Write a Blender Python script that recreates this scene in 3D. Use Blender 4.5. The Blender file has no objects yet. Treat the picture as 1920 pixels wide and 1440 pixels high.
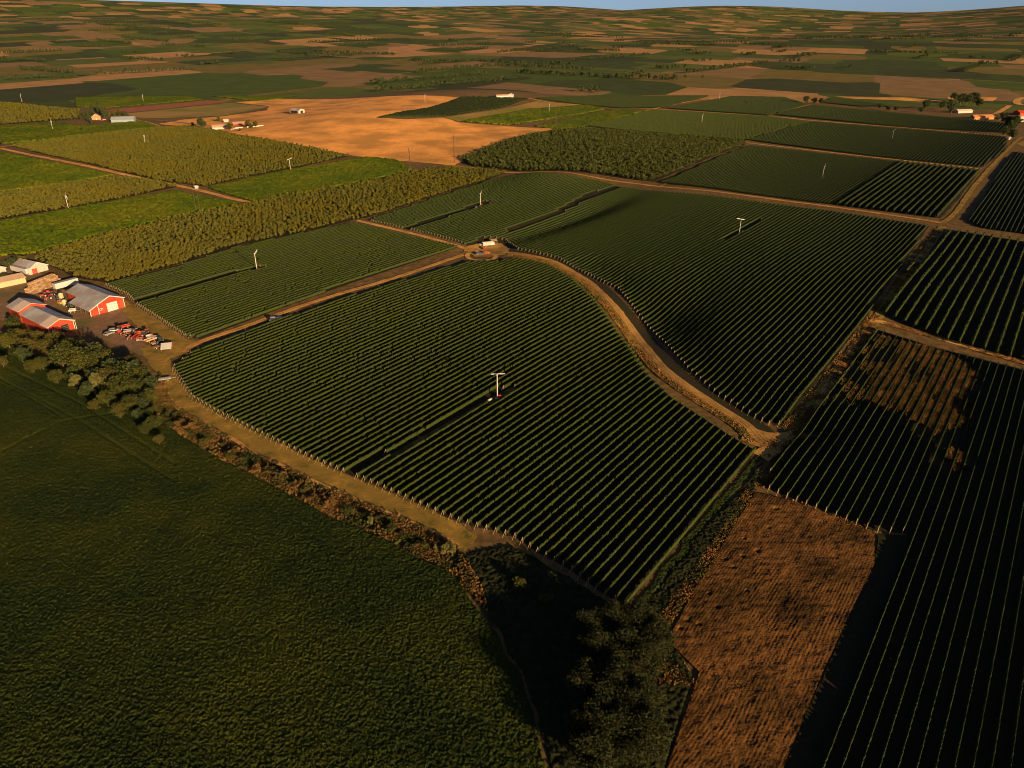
import bpy, math, random
import numpy as np
from mathutils import Vector, Matrix
from mathutils.geometry import tessellate_polygon
import bmesh
R = math.radians
S = bpy.context.scene
COL = S.collection
rng = np.random.default_rng(7)
random.seed(7)

# ------------------------------------------------------------------ camera
CAM_H, PITCH, FPX = 130.0, 26.0, 1400.0
cd = bpy.data.cameras.new('camera'); cam = bpy.data.objects.new('camera', cd); COL.objects.link(cam)
cd.sensor_width = 36; cd.lens = FPX/1920*36; cd.clip_start = 1; cd.clip_end = 120000
cam.location = (0, 0, CAM_H); cam.rotation_euler = (R(90-PITCH), 0, 0)
S.camera = cam
# ------------------------------------------------------------------ light
SUN_AZ, SUN_EL = 146.5, 12.0            # azimuth clockwise from +Y
w = bpy.data.worlds.new('World'); S.world = w; w.use_nodes = True
nt = w.node_tree; bg = nt.nodes['Background']
sky = nt.nodes.new('ShaderNodeTexSky'); sky.sky_type = 'NISHITA'; sky.sun_disc = False
sky.sun_elevation = R(SUN_EL); sky.sun_rotation = R(SUN_AZ); sky.dust_density = 0.6; sky.air_density = 0.3; sky.altitude = 200
nt.links.new(sky.outputs[0], bg.inputs[0]); bg.inputs[1].default_value = 0.05
sd = bpy.data.lights.new('sun', 'SUN'); sun = bpy.data.objects.new('sun', sd); COL.objects.link(sun)
sd.energy = 5.0; sd.angle = R(0.5); sd.color = (1.0, 0.67, 0.35)
sv = Vector((math.sin(R(SUN_AZ))*math.cos(R(SUN_EL)), math.cos(R(SUN_AZ))*math.cos(R(SUN_EL)), math.sin(R(SUN_EL))))
sun.rotation_euler = sv.to_track_quat('Z', 'Y').to_euler(); sun.location = (200, -200, 200)
S.view_settings.view_transform = 'Standard'; S.view_settings.look = 'None'
S.view_settings.exposure = 0.88; S.view_settings.gamma = 1
S.render.engine = 'CYCLES'; S.cycles.max_bounces = 4; S.cycles.diffuse_bounces = 2; S.cycles.glossy_bounces = 1
S.cycles.transparent_max_bounces = 4; S.cycles.filter_width = 1.0

# ------------------------------------------------------------------ terrain
_t = R(PITCH)
def flat(px, py):
    dx = (px-960)/FPX; dz = -(py-720)/FPX
    dy = math.cos(_t)+dz*math.sin(_t); d3 = -math.sin(_t)+dz*math.cos(_t)
    k = -CAM_H/d3
    return dx*k, dy*k
AZ = R(36.0)
U = np.array([math.sin(AZ), math.cos(AZ)]); V = np.array([math.cos(AZ), -math.sin(AZ)])
def blob(x, y, c, su, sv_, a):
    dx = x-c[0]; dy = y-c[1]
    u = dx*U[0]+dy*U[1]; v = dx*V[0]+dy*V[1]
    return a*np.exp(-(u/su)**2-(v/sv_)**2)
ROADC = [flat(*p) for p in [(1070,500),(1150,548),(1205,600),(1262,672),(1340,745),(1440,800)]]
def seg_dist(x, y, pts):
    best = None
    for (x0, y0), (x1, y1) in zip(pts[:-1], pts[1:]):
        vx, vy = x1-x0, y1-y0; L = vx*vx+vy*vy
        t = np.clip(((x-x0)*vx+(y-y0)*vy)/L, 0, 1)
        d = np.hypot(x-x0-t*vx, y-y0-t*vy)
        best = d if best is None else np.minimum(best, d)
    return best
BL = [(flat(1020,345), 55, 34, 5.0), (flat(1110,400), 70, 14, -3.2), (flat(980,440), 60, 14, -2.0),
      (flat(1300,380), 90, 60, 3.0), (flat(1120,285), 110, 120, 7.0), (flat(700,235), 200, 160, 14.0),
      (flat(330,290), 160, 140, 5.0), (flat(1450,520), 90, 60, 3.0), (flat(850,190), 210, 160, 16.0),
      (flat(600,560), 80, 70, 1.5), (flat(1240,600), 55, 22, -3.2), (flat(1750,560), 60, 60, 2.0)]
RX, RY = zip(*[(c[0]+10, c[1]-2) for c in ROADC])
RD = list(zip(RX, RY))
def hh(x, y):
    x = np.asarray(x, float); y = np.asarray(y, float)
    z = np.zeros_like(x)
    for c, su, s2, a in BL: z = z+blob(x, y, c, su, s2, a)
    z = z-1.6*np.exp(-(seg_dist(x, y, RD)/14.0)**2)
    r = np.hypot(x, y)
    far = np.clip((r-3500)/5000, 0, 1)
    z = z+far*(120+110*np.sin(x/2600+1.0)*np.cos(y/3900+.4)+70*np.sin(x/1300-y/2100)+np.clip(r-9000, 0, 9000)*.022)
    return z
def W(px, py, z=0.0):
    """photo pixel (1920x1440) -> point on the terrain (+z)"""
    px = np.asarray(px, float); py = np.asarray(py, float)
    dx = (px-960)/FPX; dz = -(py-720)/FPX
    dy = math.cos(_t)+dz*math.sin(_t); d3 = -math.sin(_t)+dz*math.cos(_t)
    zz = np.zeros_like(dx)+z
    for _ in range(14):
        k = (zz-CAM_H)/d3
        zz = 0.5*zz+0.5*(hh(dx*k, dy*k)+z)
    return np.stack([dx*k, dy*k, zz], -1)
def WP(pts):
    a = W([p[0] for p in pts], [p[1] for p in pts])
    return [(float(q[0]), float(q[1])) for q in a]
def inside(x, y, poly):
    c = np.zeros(np.shape(x), bool); n = len(poly)
    for i in range(n):
        x0, y0 = poly[i]; x1, y1 = poly[(i+1) % n]
        if y0 == y1: continue
        t = ((y0 > y) != (y1 > y)) & (x < (x1-x0)*(y-y0)/(y1-y0)+x0)
        c ^= t
    return c
def vnoise(x, y, s, seed=0):
    """cheap value noise, -1..1"""
    g = np.random.default_rng(seed).random((64, 64))*2-1
    x = np.asarray(x)/s; y = np.asarray(y)/s
    xi = np.floor(x).astype(int); yi = np.floor(y).astype(int)
    fx = x-xi; fy = y-yi; fx = fx*fx*(3-2*fx); fy = fy*fy*(3-2*fy)
    a = g[xi % 64, yi % 64]; b = g[(xi+1) % 64, yi % 64]; c = g[xi % 64, (yi+1) % 64]; d = g[(xi+1) % 64, (yi+1) % 64]
    return (a*(1-fx)+b*fx)*(1-fy)+(c*(1-fx)+d*fx)*fy

# ------------------------------------------------------------------ mesh helpers
def npmesh(name, V_, F, mat=None, smooth=False, mats=None, mi=None):
    V_ = np.asarray(V_, np.float32).reshape(-1, 3)
    Fs = F if isinstance(F, list) else [F]
    Fs = [np.asarray(f, np.int32) for f in Fs if len(f)]
    me = bpy.data.meshes.new(name)
    me.vertices.add(len(V_)); me.vertices.foreach_set('co', V_.ravel())
    loops = np.concatenate([f.ravel() for f in Fs]); tot = np.concatenate([np.full(len(f), f.shape[1], np.int32) for f in Fs])
    start = np.concatenate([[0], np.cumsum(tot)[:-1]]).astype(np.int32)
    me.loops.add(len(loops)); me.loops.foreach_set('vertex_index', loops)
    me.polygons.add(len(tot)); me.polygons.foreach_set('loop_start', start)
    if smooth: me.polygons.foreach_set('use_smooth', np.ones(len(tot), bool))
    for m in (mats or ([mat] if mat else [])): me.materials.append(m)
    if mi is not None: me.polygons.foreach_set('material_index', np.asarray(mi, np.int32))
    me.update(calc_edges=True); me.validate()
    return me
def link(name, me, parent=None, loc=(0, 0, 0), rz=0.0, label=None, cat=None, group=None, kind=None, scale=None):
    o = bpy.data.objects.new(name, me); COL.objects.link(o)
    o.location = loc; o.rotation_euler = (0, 0, rz)
    if scale is not None: o.scale = scale if hasattr(scale, '__len__') else (scale,)*3
    if parent is not None: o.parent = parent
    if label: o['label'] = label
    if cat: o['category'] = cat
    if group: o['group'] = group
    if kind: o['kind'] = kind
    return o
def thing(name, label, cat, loc, rz=0.0, group=None, scale=None):
    return link(name, None, None, loc, rz, label, cat, group, None, scale)
class MB:
    def __init__(s): s.v = []; s.f = []
    def add(s, vs, fs):
        n = len(s.v); s.v += [tuple(v) for v in vs]; s.f += [tuple(i+n for i in f) for f in fs]
    def box(s, c, d, rz=0.0, taper=1.0, ry=0.0):
        cx, cy, cz = c; dx, dy, dz = d[0]/2, d[1]/2, d[2]/2
        m = Matrix.Rotation(rz, 4, 'Z') @ Matrix.Rotation(ry, 4, 'Y')
        vs = []
        for z, k in ((-dz, 1), (dz, taper)):
            for x, y in ((-dx, -dy), (dx, -dy), (dx, dy), (-dx, dy)):
                p = m @ Vector((x*k, y*k, z)); vs.append((p.x+cx, p.y+cy, p.z+cz))
        s.add(vs, [(3, 2, 1, 0), (4, 5, 6, 7), (0, 1, 5, 4), (1, 2, 6, 5), (2, 3, 7, 6), (3, 0, 4, 7)])
    def cyl(s, p0, p1, r0, r1=None, n=8, caps=True):
        r1 = r0 if r1 is None else r1
        p0 = Vector(p0); p1 = Vector(p1); d = (p1-p0).normalized()
        a = d.cross(Vector((0, 0, 1)));
        if a.length < 1e-4: a = Vector((1, 0, 0))
        a.normalize(); b = d.cross(a)
        vs = [p0+(a*math.cos(t)+b*math.sin(t))*r0 for t in [2*math.pi*i/n for i in range(n)]]
        vs += [p1+(a*math.cos(t)+b*math.sin(t))*r1 for t in [2*math.pi*i/n for i in range(n)]]
        fs = [(i, (i+1) % n, n+(i+1) % n, n+i) for i in range(n)]
        if caps: fs += [tuple(range(n))[::-1], tuple(range(n, 2*n))]
        s.add(vs, fs)
    def prism(s, prof, y0, y1):
        """profile of (x,z) extruded along y"""
        n = len(prof); s.add([(x, y0, z) for x, z in prof]+[(x, y1, z) for x, z in prof],
            [tuple(range(n)), tuple(range(n, 2*n))[::-1]]+[(i, n+i, n+(i+1) % n, (i+1) % n) for i in range(n)])
    def mesh(s, name, mat, smooth=False, bevel=0.0):
        me = bpy.data.meshes.new(name); me.from_pydata(s.v, [], s.f)
        bm = bmesh.new(); bm.from_mesh(me); bmesh.ops.recalc_face_normals(bm, faces=bm.faces)
        if bevel: bmesh.ops.bevel(bm, geom=bm.edges[:], offset=bevel, segments=1, affect='EDGES', profile=.5)
        bm.to_mesh(me); bm.free()
        me.materials.append(mat)
        if smooth: me.polygons.foreach_set('use_smooth', [True]*len(me.polygons))
        return me
# ------------------------------------------------------------------ materials
def mat(name, c1, c2=None, scale=1.0, rough=.9, c3=None, scale3=.02, bump=0.0, bscale=None, spec=.15, metal=0, detail=4, trans=0.0):
    m = bpy.data.materials.new(name); m.use_nodes = True; n = m.node_tree.nodes; l = m.node_tree.links
    b = n['Principled BSDF']; b.inputs['Roughness'].default_value = rough; b.inputs['Specular IOR Level'].default_value = spec
    b.inputs['Metallic'].default_value = metal
    b.inputs['Base Color'].default_value = (*c1, 1)
    g = n.new('ShaderNodeNewGeometry')
    out = None
    if c2:
        t = n.new('ShaderNodeTexNoise'); t.inputs['Scale'].default_value = scale; t.inputs['Detail'].default_value = detail
        l.new(g.outputs['Position'], t.inputs['Vector'])
        r = n.new('ShaderNodeValToRGB'); r.color_ramp.elements[0].position = .36; r.color_ramp.elements[1].position = .64
        r.color_ramp.elements[0].color = (*c1, 1); r.color_ramp.elements[1].color = (*c2, 1)
        l.new(t.outputs['Fac'], r.inputs[0]); out = r.outputs[0]
        if c3:
            t3 = n.new('ShaderNodeTexNoise'); t3.inputs['Scale'].default_value = scale3; t3.inputs['Detail'].default_value = 5
            l.new(g.outputs['Position'], t3.inputs['Vector'])
            r3 = n.new('ShaderNodeValToRGB'); r3.color_ramp.elements[0].position = .42; r3.color_ramp.elements[1].position = .62
            l.new(t3.outputs['Fac'], r3.inputs[0])
            mx = n.new('ShaderNodeMix'); mx.data_type = 'RGBA'
            l.new(r3.outputs[0], mx.inputs[0]); l.new(out, mx.inputs[6]); mx.inputs[7].default_value = (*c3, 1)
            out = mx.outputs[2]
        l.new(out, b.inputs['Base Color'])
    if bump:
        tb = n.new('ShaderNodeTexNoise'); tb.inputs['Scale'].default_value = bscale or scale; tb.inputs['Detail'].default_value = 6
        l.new(g.outputs['Position'], tb.inputs['Vector'])
        bp = n.new('ShaderNodeBump'); bp.inputs['Strength'].default_value = 1; bp.inputs['Distance'].default_value = bump
        l.new(tb.outputs['Fac'], bp.inputs['Height']); l.new(bp.outputs[0], b.inputs['Normal'])
    return m
M = {}
M['dry'] = mat('dry_ground', (.12,.075,.028), (.20,.115,.042), .35, c3=(.055,.058,.016), scale3=.03, bump=.15, bscale=1.2)
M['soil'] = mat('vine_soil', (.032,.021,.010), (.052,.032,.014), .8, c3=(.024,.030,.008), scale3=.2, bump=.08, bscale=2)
M['stubble'] = mat('stubble', (.96,.43,.10), (.84,.36,.08), .11, c3=(.52,.25,.055), scale3=.022, bump=.6, bscale=.3, detail=12)
M['road'] = mat('dirt', (.64,.32,.085), (.42,.21,.05), .5, c3=(.74,.40,.11), scale3=.1, bump=.12, bscale=1.5)
M['ditch'] = mat('ditch_soil', (.09,.05,.02), (.16,.09,.03), .6, c3=(.035,.035,.012), scale3=.15)
M['weedgap'] = mat('low_dry_weed', (.24,.12,.034), (.13,.062,.018), .4, c3=(.07,.05,.014), scale3=.2)
M['strip'] = mat('grassy_strip', (.06,.065,.012), (.12,.10,.02), .5, c3=(.26,.15,.04), scale3=.2)
M['curve'] = mat('grassy_dirt', (.46,.24,.06), (.26,.15,.035), .45, c3=(.52,.29,.075), scale3=.12, bump=.12, bscale=1.5)
M['rut'] = mat('packed_rut', (.66,.36,.11), (.44,.24,.07), .5, c3=(.30,.17,.045), scale3=.15)
M['track'] = mat('grassy_track', (.13,.105,.018), (.44,.25,.05), .14, c3=(.27,.175,.032), scale3=.5, bump=.15, bscale=1.5)
M['yard'] = mat('yard_gravel', (.22,.125,.065), (.29,.17,.09), .3, c3=(.16,.13,.045), scale3=.06, bump=.05, bscale=3)
M['brown'] = mat('disked_soil', (.30,.125,.045), (.20,.085,.03), .9, c3=(.17,.11,.03), scale3=.09)
M['plowed'] = mat('red_plowed', (.36,.13,.055), (.28,.10,.045), .08, bump=.4, bscale=.3)
M['alfalfa'] = mat('alfalfa', (.013,.026,.004), (.034,.050,.007), 1.3, c3=(.048,.058,.006), scale3=.03)
M['green'] = mat('green_crop', (.066,.108,.002), (.090,.128,.003), .08, c3=(.125,.140,.004), scale3=.015)
M['ygreen'] = mat('yellow_green_crop', (.24,.20,.03), (.17,.165,.022), .03, c3=(.36,.22,.06), scale3=.012, bump=.4, bscale=.3)
M['vine'] = mat('vine_leaf', (.022,.034,.007), (.042,.054,.014), 1.5, c3=(.034,.048,.006), scale3=.05, rough=.75)
M['vinedark'] = mat('dark_vine_leaf', (.015,.024,.006), (.030,.040,.012), 1.0, c3=(.022,.033,.006), scale3=.04, rough=.75)  # darker copy of the vine leaf; vignetting painted into the far rows' colour
M['vinedark2'] = mat('shaded_side_vine_leaf', (.018,.031,.007), (.038,.050,.015), 1.3, c3=(.027,.042,.007), scale3=.04, rough=.75)  # dimmer vine leaf copy: slope shade and foreground falloff painted into the colour
M['vine2'] = mat('hedge_vine_leaf', (.028,.036,.009), (.050,.055,.016), 1.0, rough=.75, c3=(.08,.085,.02), scale3=.05)
M['orch'] = mat('orchard_leaf', (.068,.074,.010), (.120,.112,.020), .5, c3=(.108,.096,.010), scale3=.02, rough=.8)
M['orch2'] = mat('dark_orchard_leaf', (.038,.050,.012), (.068,.076,.018), .5, c3=(.05,.06,.012), scale3=.02, rough=.8)
M['leaf'] = mat('tree_leaf', (.026,.038,.007), (.058,.062,.012), .5, c3=(.075,.072,.011), scale3=.08, rough=.8)
M['leafolive'] = mat('olive_tree_leaf', (.050,.050,.010), (.085,.074,.014), .6, rough=.8)
M['leafpale'] = mat('pale_tree_leaf', (.105,.108,.030), (.15,.14,.042), .6, rough=.8)
M['leafdark'] = mat('dark_tree_leaf', (.030,.045,.016), (.05,.065,.02), .4, rough=.8)
M['grassdark'] = mat('shaded_rough_grass', (.018,.022,.007), (.032,.034,.010), .5, rough=.9)  # grass colour lowered so the grove and verge shade reads near black
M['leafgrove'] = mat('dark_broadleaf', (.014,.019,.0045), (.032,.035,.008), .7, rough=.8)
M['weed'] = mat('dry_weed', (.30,.14,.04), (.18,.08,.025), .6, c3=(.09,.075,.018), scale3=.12)
M['weedred'] = mat('reddish_weed', (.19,.105,.032), (.11,.065,.02), .4, c3=(.035,.042,.010), scale3=.1)
M['bark'] = mat('bark', (.10,.07,.045), (.14,.10,.06), 3)
M['post'] = mat('weathered_post', (.34,.25,.17), (.26,.19,.12), 2)
M['white'] = mat('white_paint', (.52,.50,.46), (.45,.43,.40), .6, rough=.5, spec=.3)
M['whitewall'] = mat('white_siding', (.46,.43,.36), (.41,.38,.32), .8, rough=.6)
M['cream'] = mat('cream_siding', (.50,.40,.22), (.44,.35,.19), .8, rough=.6)
M['red'] = mat('red_siding', (.42,.050,.022), (.33,.038,.018), .5, c3=(.38,.065,.03), scale3=.25, rough=.6)
M['redpaint'] = mat('red_machine_paint', (.38,.035,.02), (.28,.03,.018), 1.5, rough=.45, spec=.4)
M['orange'] = mat('orange_machine_paint', (.50,.12,.03), (.4,.09,.025), 1.5, rough=.45, spec=.4)
M['yellow'] = mat('yellow_machine_paint', (.55,.30,.04), (.48,.26,.04), 1.5, rough=.45, spec=.4)
M['greenp'] = mat('green_machine_paint', (.03,.08,.04), (.025,.06,.03), 1.5, rough=.45, spec=.4)
M['blue'] = mat('blue_paint', (.04,.07,.16), (.03,.05,.12), 1.5, rough=.4, spec=.4)
M['roof'] = mat('grey_metal_roof', (.33,.33,.34), (.42,.41,.41), .3, c3=(.30,.25,.21), scale3=.12, rough=.55, spec=.3)
M['roofpale'] = mat('pale_metal_roof', (.62,.50,.40), (.58,.46,.36), .3, rough=.6)
M['roofblue'] = mat('blue_grey_roof', (.22,.27,.29), (.26,.31,.32), .3, rough=.6)
M['roofpink'] = mat('faded_tan_roof', (.42,.28,.18), (.48,.33,.21), .5, rough=.7)
M['dark'] = mat('dark_interior', (.02,.018,.016), (.03,.026,.022), 1)
M['tyre'] = mat('tyre_rubber', (.02,.02,.02), (.03,.028,.026), 3)
M['glass'] = mat('dark_glass', (.03,.035,.04), (.04,.045,.05), 3, rough=.15, spec=.6)
M['bin'] = mat('weathered_bin_wood', (.34,.21,.11), (.25,.15,.08), 1.2)
M['binpale'] = mat('pale_bin_wood', (.46,.31,.17), (.38,.25,.14), 1.2)
M['pole'] = mat('utility_pole_wood', (.07,.045,.03), (.10,.065,.04), 2)
M['steel'] = mat('grey_steel', (.28,.27,.26), (.22,.21,.2), 1.5, rough=.5)
M['brick'] = mat('orange_wall', (.50,.22,.08), (.42,.18,.07), 1, rough=.8)
def striped(name, c1, c2, period, az=36.0, bump=0.0, c3=None):
    """crop or till lines that follow the field's planting direction"""
    m = bpy.data.materials.new(name); m.use_nodes = True; n = m.node_tree.nodes; l = m.node_tree.links
    b = n['Principled BSDF']; b.inputs['Roughness'].default_value = .9; b.inputs['Specular IOR Level'].default_value = .1
    g = n.new('ShaderNodeNewGeometry'); mp = n.new('ShaderNodeMapping'); mp.inputs['Rotation'].default_value = (0, 0, R(az))
    l.new(g.outputs['Position'], mp.inputs['Vector'])
    wv = n.new('ShaderNodeTexWave'); wv.inputs['Scale'].default_value = 2*math.pi/(20*period)*1.0; wv.bands_direction = 'X'
    wv.inputs['Distortion'].default_value = 1.2; wv.inputs['Detail'].default_value = 2; wv.inputs['Detail Scale'].default_value = .3
    l.new(mp.outputs[0], wv.inputs['Vector'])
    nz = n.new('ShaderNodeTexNoise'); nz.inputs['Scale'].default_value = .06; nz.inputs['Detail'].default_value = 6; l.new(g.outputs['Position'], nz.inputs['Vector'])
    ad = n.new('ShaderNodeMath'); ad.operation = 'MULTIPLY_ADD'; l.new(wv.outputs['Fac'], ad.inputs[0]); ad.inputs[1].default_value = .25
    sb = n.new('ShaderNodeMath'); sb.operation = 'MULTIPLY_ADD'; l.new(nz.outputs['Fac'], sb.inputs[0]); sb.inputs[1].default_value = 1.6; sb.inputs[2].default_value = -.4
    l.new(sb.outputs[0], ad.inputs[2])
    r = n.new('ShaderNodeValToRGB'); r.color_ramp.elements[0].position = .3; r.color_ramp.elements[1].position = .8
    r.color_ramp.elements[0].color = (*c1, 1); r.color_ramp.elements[1].color = (*c2, 1)
    if c3: e = r.color_ramp.elements.new(.55); e.color = (*c3, 1)
    l.new(ad.outputs[0], r.inputs[0]); l.new(r.outputs[0], b.inputs['Base Color'])
    if bump:
        bp = n.new('ShaderNodeBump'); bp.inputs['Distance'].default_value = bump; l.new(ad.outputs[0], bp.inputs['Height']); l.new(bp.outputs[0], b.inputs['Normal'])
    return m
M['brown'] = striped('disked_soil', (.060,.031,.008), (.195,.086,.024), .75, c3=(.13,.062,.017), bump=.05)
# ground: dry land near, a patchwork of fields farther off
def ground_mat():
    m = bpy.data.materials.new('open_country'); m.use_nodes = True; n = m.node_tree.nodes; l = m.node_tree.links
    b = n['Principled BSDF']; b.inputs['Roughness'].default_value = .95; b.inputs['Specular IOR Level'].default_value = .1
    g = n.new('ShaderNodeNewGeometry'); mp = n.new('ShaderNodeMapping'); mp.inputs['Rotation'].default_value = (0, 0, R(36))
    mp.inputs['Scale'].default_value = (1, .62, 0)
    l.new(g.outputs['Position'], mp.inputs['Vector'])
    v = n.new('ShaderNodeTexVoronoi'); v.distance = 'CHEBYCHEV'; v.inputs['Scale'].default_value = .0042; v.inputs['Randomness'].default_value = .75
    l.new(mp.outputs[0], v.inputs['Vector'])
    r = n.new('ShaderNodeValToRGB'); cr = r.color_ramp; cr.interpolation = 'CONSTANT'
    cols = [(0, (.055,.075,.016)), (.18, (.40,.22,.08)), (.3, (.07,.10,.014)), (.46, (.17,.13,.03)), (.6, (.05,.06,.018)), (.72, (.24,.15,.06)), (.84, (.10,.12,.02))]
    cr.elements[0].color = (*cols[0][1], 1); cr.elements[1].position = cols[1][0]; cr.elements[1].color = (*cols[1][1], 1)
    for p, c in cols[2:]: e = cr.elements.new(p); e.color = (*c, 1)
    sx = n.new('ShaderNodeSeparateColor'); l.new(v.outputs['Color'], sx.inputs[0]); l.new(sx.outputs[0], r.inputs[0])
    nz = n.new('ShaderNodeTexNoise'); nz.inputs['Scale'].default_value = .3; nz.inputs['Detail'].default_value = 6; l.new(g.outputs['Position'], nz.inputs['Vector'])
    rn = n.new('ShaderNodeValToRGB'); rn.color_ramp.elements[0].color = (.11,.072,.026, 1); rn.color_ramp.elements[1].color = (.20,.12,.045, 1)
    rn.color_ramp.elements[0].position = .35; rn.color_ramp.elements[1].position = .65
    l.new(nz.outputs['Fac'], rn.inputs[0])
    ln = n.new('ShaderNodeVectorMath'); ln.operation = 'LENGTH'; l.new(g.outputs['Position'], ln.inputs[0])
    mr = n.new('ShaderNodeMapRange'); mr.inputs[1].default_value = 1480; mr.inputs[2].default_value = 1500; l.new(ln.outputs['Value'], mr.inputs[0])
    mx = n.new('ShaderNodeMix'); mx.data_type = 'RGBA'; l.new(mr.outputs[0], mx.inputs[0]); l.new(rn.outputs[0], mx.inputs[6]); l.new(r.outputs[0], mx.inputs[7])
    # a little grain on the far fields
    nv = n.new('ShaderNodeTexNoise'); nv.inputs['Scale'].default_value = .02; nv.inputs['Detail'].default_value = 8; l.new(g.outputs['Position'], nv.inputs['Vector'])
    mv = n.new('ShaderNodeMapRange'); mv.inputs[3].default_value = .55; mv.inputs[4].default_value = 1.5; l.new(nv.outputs['Fac'], mv.inputs[0])
    vm = n.new('ShaderNodeVectorMath'); vm.operation = 'SCALE'; l.new(mx.outputs[2], vm.inputs[0]); l.new(mv.outputs[0], vm.inputs['Scale'])
    l.new(vm.outputs[0], b.inputs['Base Color'])
    bp = n.new('ShaderNodeBump'); bp.inputs['Distance'].default_value = .25; l.new(nz.outputs['Fac'], bp.inputs['Height']); l.new(bp.outputs[0], b.inputs['Normal'])
    return m
M['ground'] = ground_mat()

# ------------------------------------------------------------------ ground sheet to the horizon
def axis(lo, hi, st):
    a = np.arange(lo, hi+.1, st); r = [hi+st]
    while r[-1]-hi < 60000: r.append(hi+(r[-1]-hi)*1.07+st)
    r = np.array(r); l_ = lo-(r-hi)
    return np.concatenate([l_[::-1], a, r])
xs = axis(-880, 880, 8.0); ys = axis(0, 1600, 8.0); ys = ys[ys > -20000]
X, Y = np.meshgrid(xs, ys); Z = hh(X, Y)
nx, ny = len(xs), len(ys); idx = np.arange(nx*ny).reshape(ny, nx)
F = np.stack([idx[:-1, :-1], idx[:-1, 1:], idx[1:, 1:], idx[1:, :-1]], -1).reshape(-1, 4)
link('ground', npmesh('ground', np.stack([X, Y, Z], -1), F, M['ground'], True), kind='structure')

def sheet(name, poly_px, m, off, cell=8.0, jit=.35, world=False, kind='structure', label=None):
    P = poly_px if world else WP(poly_px)
    out = []
    n = len(P); dmean = np.mean([p[1] for p in P]); step = 3.0 if dmean < 500 else 8.0
    for i in range(n):
        a = np.array(P[i]); b = np.array(P[(i+1) % n]); L = np.hypot(*(b-a)); k = max(1, int(L/step)); nn = np.array([-(b-a)[1], (b-a)[0]])/max(L, 1e-6)
        for j in range(k):
            p = a+(b-a)*j/k
            if j: p = p+nn*random.uniform(-jit, jit)
            out.append(p)
    tris = tessellate_polygon([[Vector((p[0], p[1], 0)) for p in out]])
    bm = bmesh.new(); vs = [bm.verts.new((p[0], p[1], 0)) for p in out]
    for t in tris:
        try: bm.faces.new([vs[i] for i in t])
        except ValueError: pass
    A = np.array(out); lo = A.min(0); hi = A.max(0)
    for ax in (0, 1):
        g0 = math.ceil(lo[ax]/cell)*cell
        for c in np.arange(g0, hi[ax], cell):
            co = [0, 0, 0]; co[ax] = float(c); no = [0, 0, 0]; no[ax] = 1
            bmesh.ops.bisect_plane(bm, geom=bm.verts[:]+bm.edges[:]+bm.faces[:], plane_co=co, plane_no=no)
    vv = np.array([v.co[:2] for v in bm.verts]); z = hh(vv[:, 0], vv[:, 1])
    for v, q in zip(bm.verts, z): v.co.z = float(q)+off
    bmesh.ops.recalc_face_normals(bm, faces=bm.faces)
    for f in bm.faces:
        if f.normal.z < 0: f.normal_flip()
    me = bpy.data.meshes.new(name); bm.to_mesh(me); bm.free(); me.materials.append(m)
    return link(name, me, kind=kind, label=label)
def ribbon(pts, wl, wr=None):
    """polyline in photo pixels -> world polygon; widths in metres, may be lists"""
    P = np.array(WP(pts)); n = len(P)
    # smooth
    from_ = [P[0]]
    for i in range(n-1):
        p0 = P[max(i-1, 0)]; p1 = P[i]; p2 = P[i+1]; p3 = P[min(i+2, n-1)]
        for t in (.25, .5, .75, 1):
            from_.append(.5*((2*p1)+(-p0+p2)*t+(2*p0-5*p1+4*p2-p3)*t*t+(-p0+3*p1-3*p2+p3)*t**3))
    Q = np.array(from_); T = np.gradient(Q, axis=0); T /= np.linalg.norm(T, axis=1)[:, None]; N = np.stack([-T[:, 1], T[:, 0]], 1)
    wl = np.interp(np.linspace(0, 1, len(Q)), np.linspace(0, 1, len(wl)), wl) if hasattr(wl, '__len__') else np.full(len(Q), wl)
    wr = wl if wr is None else (np.interp(np.linspace(0, 1, len(Q)), np.linspace(0, 1, len(wr)), wr) if hasattr(wr, '__len__') else np.full(len(Q), wr))
    A = Q+N*wl[:, None]; B = Q-N*wr[:, None]
    return [tuple(p) for p in A]+[tuple(p) for p in B[::-1]]

# ------------------------------------------------------------------ field outlines (photo pixels)
ROADPX = [(870,470),(930,473),(985,478),(1041,492),(1095,522),(1132,553),(1165,590),(1188,621),(1210,650),(1242,688),(1285,722),(1345,762),(1400,797),(1435,830)]
V1 = [(326,692),(374,655),(600,577),(872,495),(935,486),(985,489),(1030,498),(1075,525),(1112,560),(1145,603),(1180,650),(1215,703),(1258,745),(1320,785),(1378,822),(1418,846),(1172,1138),(1122,1108),(1075,1072),(1010,1037),(965,1008),(864,980),(790,948),(700,908),(640,884),(585,861),(475,807),(410,775),(363,747)]
V2 = [(695,414),(820,372),(925,338),(1000,326),(1045,328),(1120,340),(1180,354),(1250,362),(1400,377),(1560,397),(1742,424),(1680,515),(1628,588),(1560,678),(1472,796),(1448,799),(1420,787),(1340,737),(1290,693),(1240,640),(1200,595),(1160,544),(1085,508),(1047,486),(990,472),(945,467),(925,452),(905,452),(880,462),(780,434),(700,417)]
V4 = [(200,536),(330,503),(440,467),(560,441),(664,419),(775,446),(858,464),(600,552),(375,636),(350,632),(305,602),(262,575),(240,553)]
V5 = [(1428,912),(1500,805),(1642,618),(1780,660),(1920,695),(2100,745),(2500,900),(2500,1720),(1440,1660),(1535,1440),(1605,1260),(1700,1000),(1640,996),(1560,965),(1480,935)]
V6 = [(1652,588),(1700,510),(1765,440),(1795,434),(1920,454),(2110,484),(2300,800),(1920,678),(1780,642),(1700,610)]
V7A = [(1240,344),(1406,274),(1690,304),(1562,384),(1400,364)]
V7B = [(1692,305),(1836,320),(1800,370),(1764,410),(1565,385)]
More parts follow.
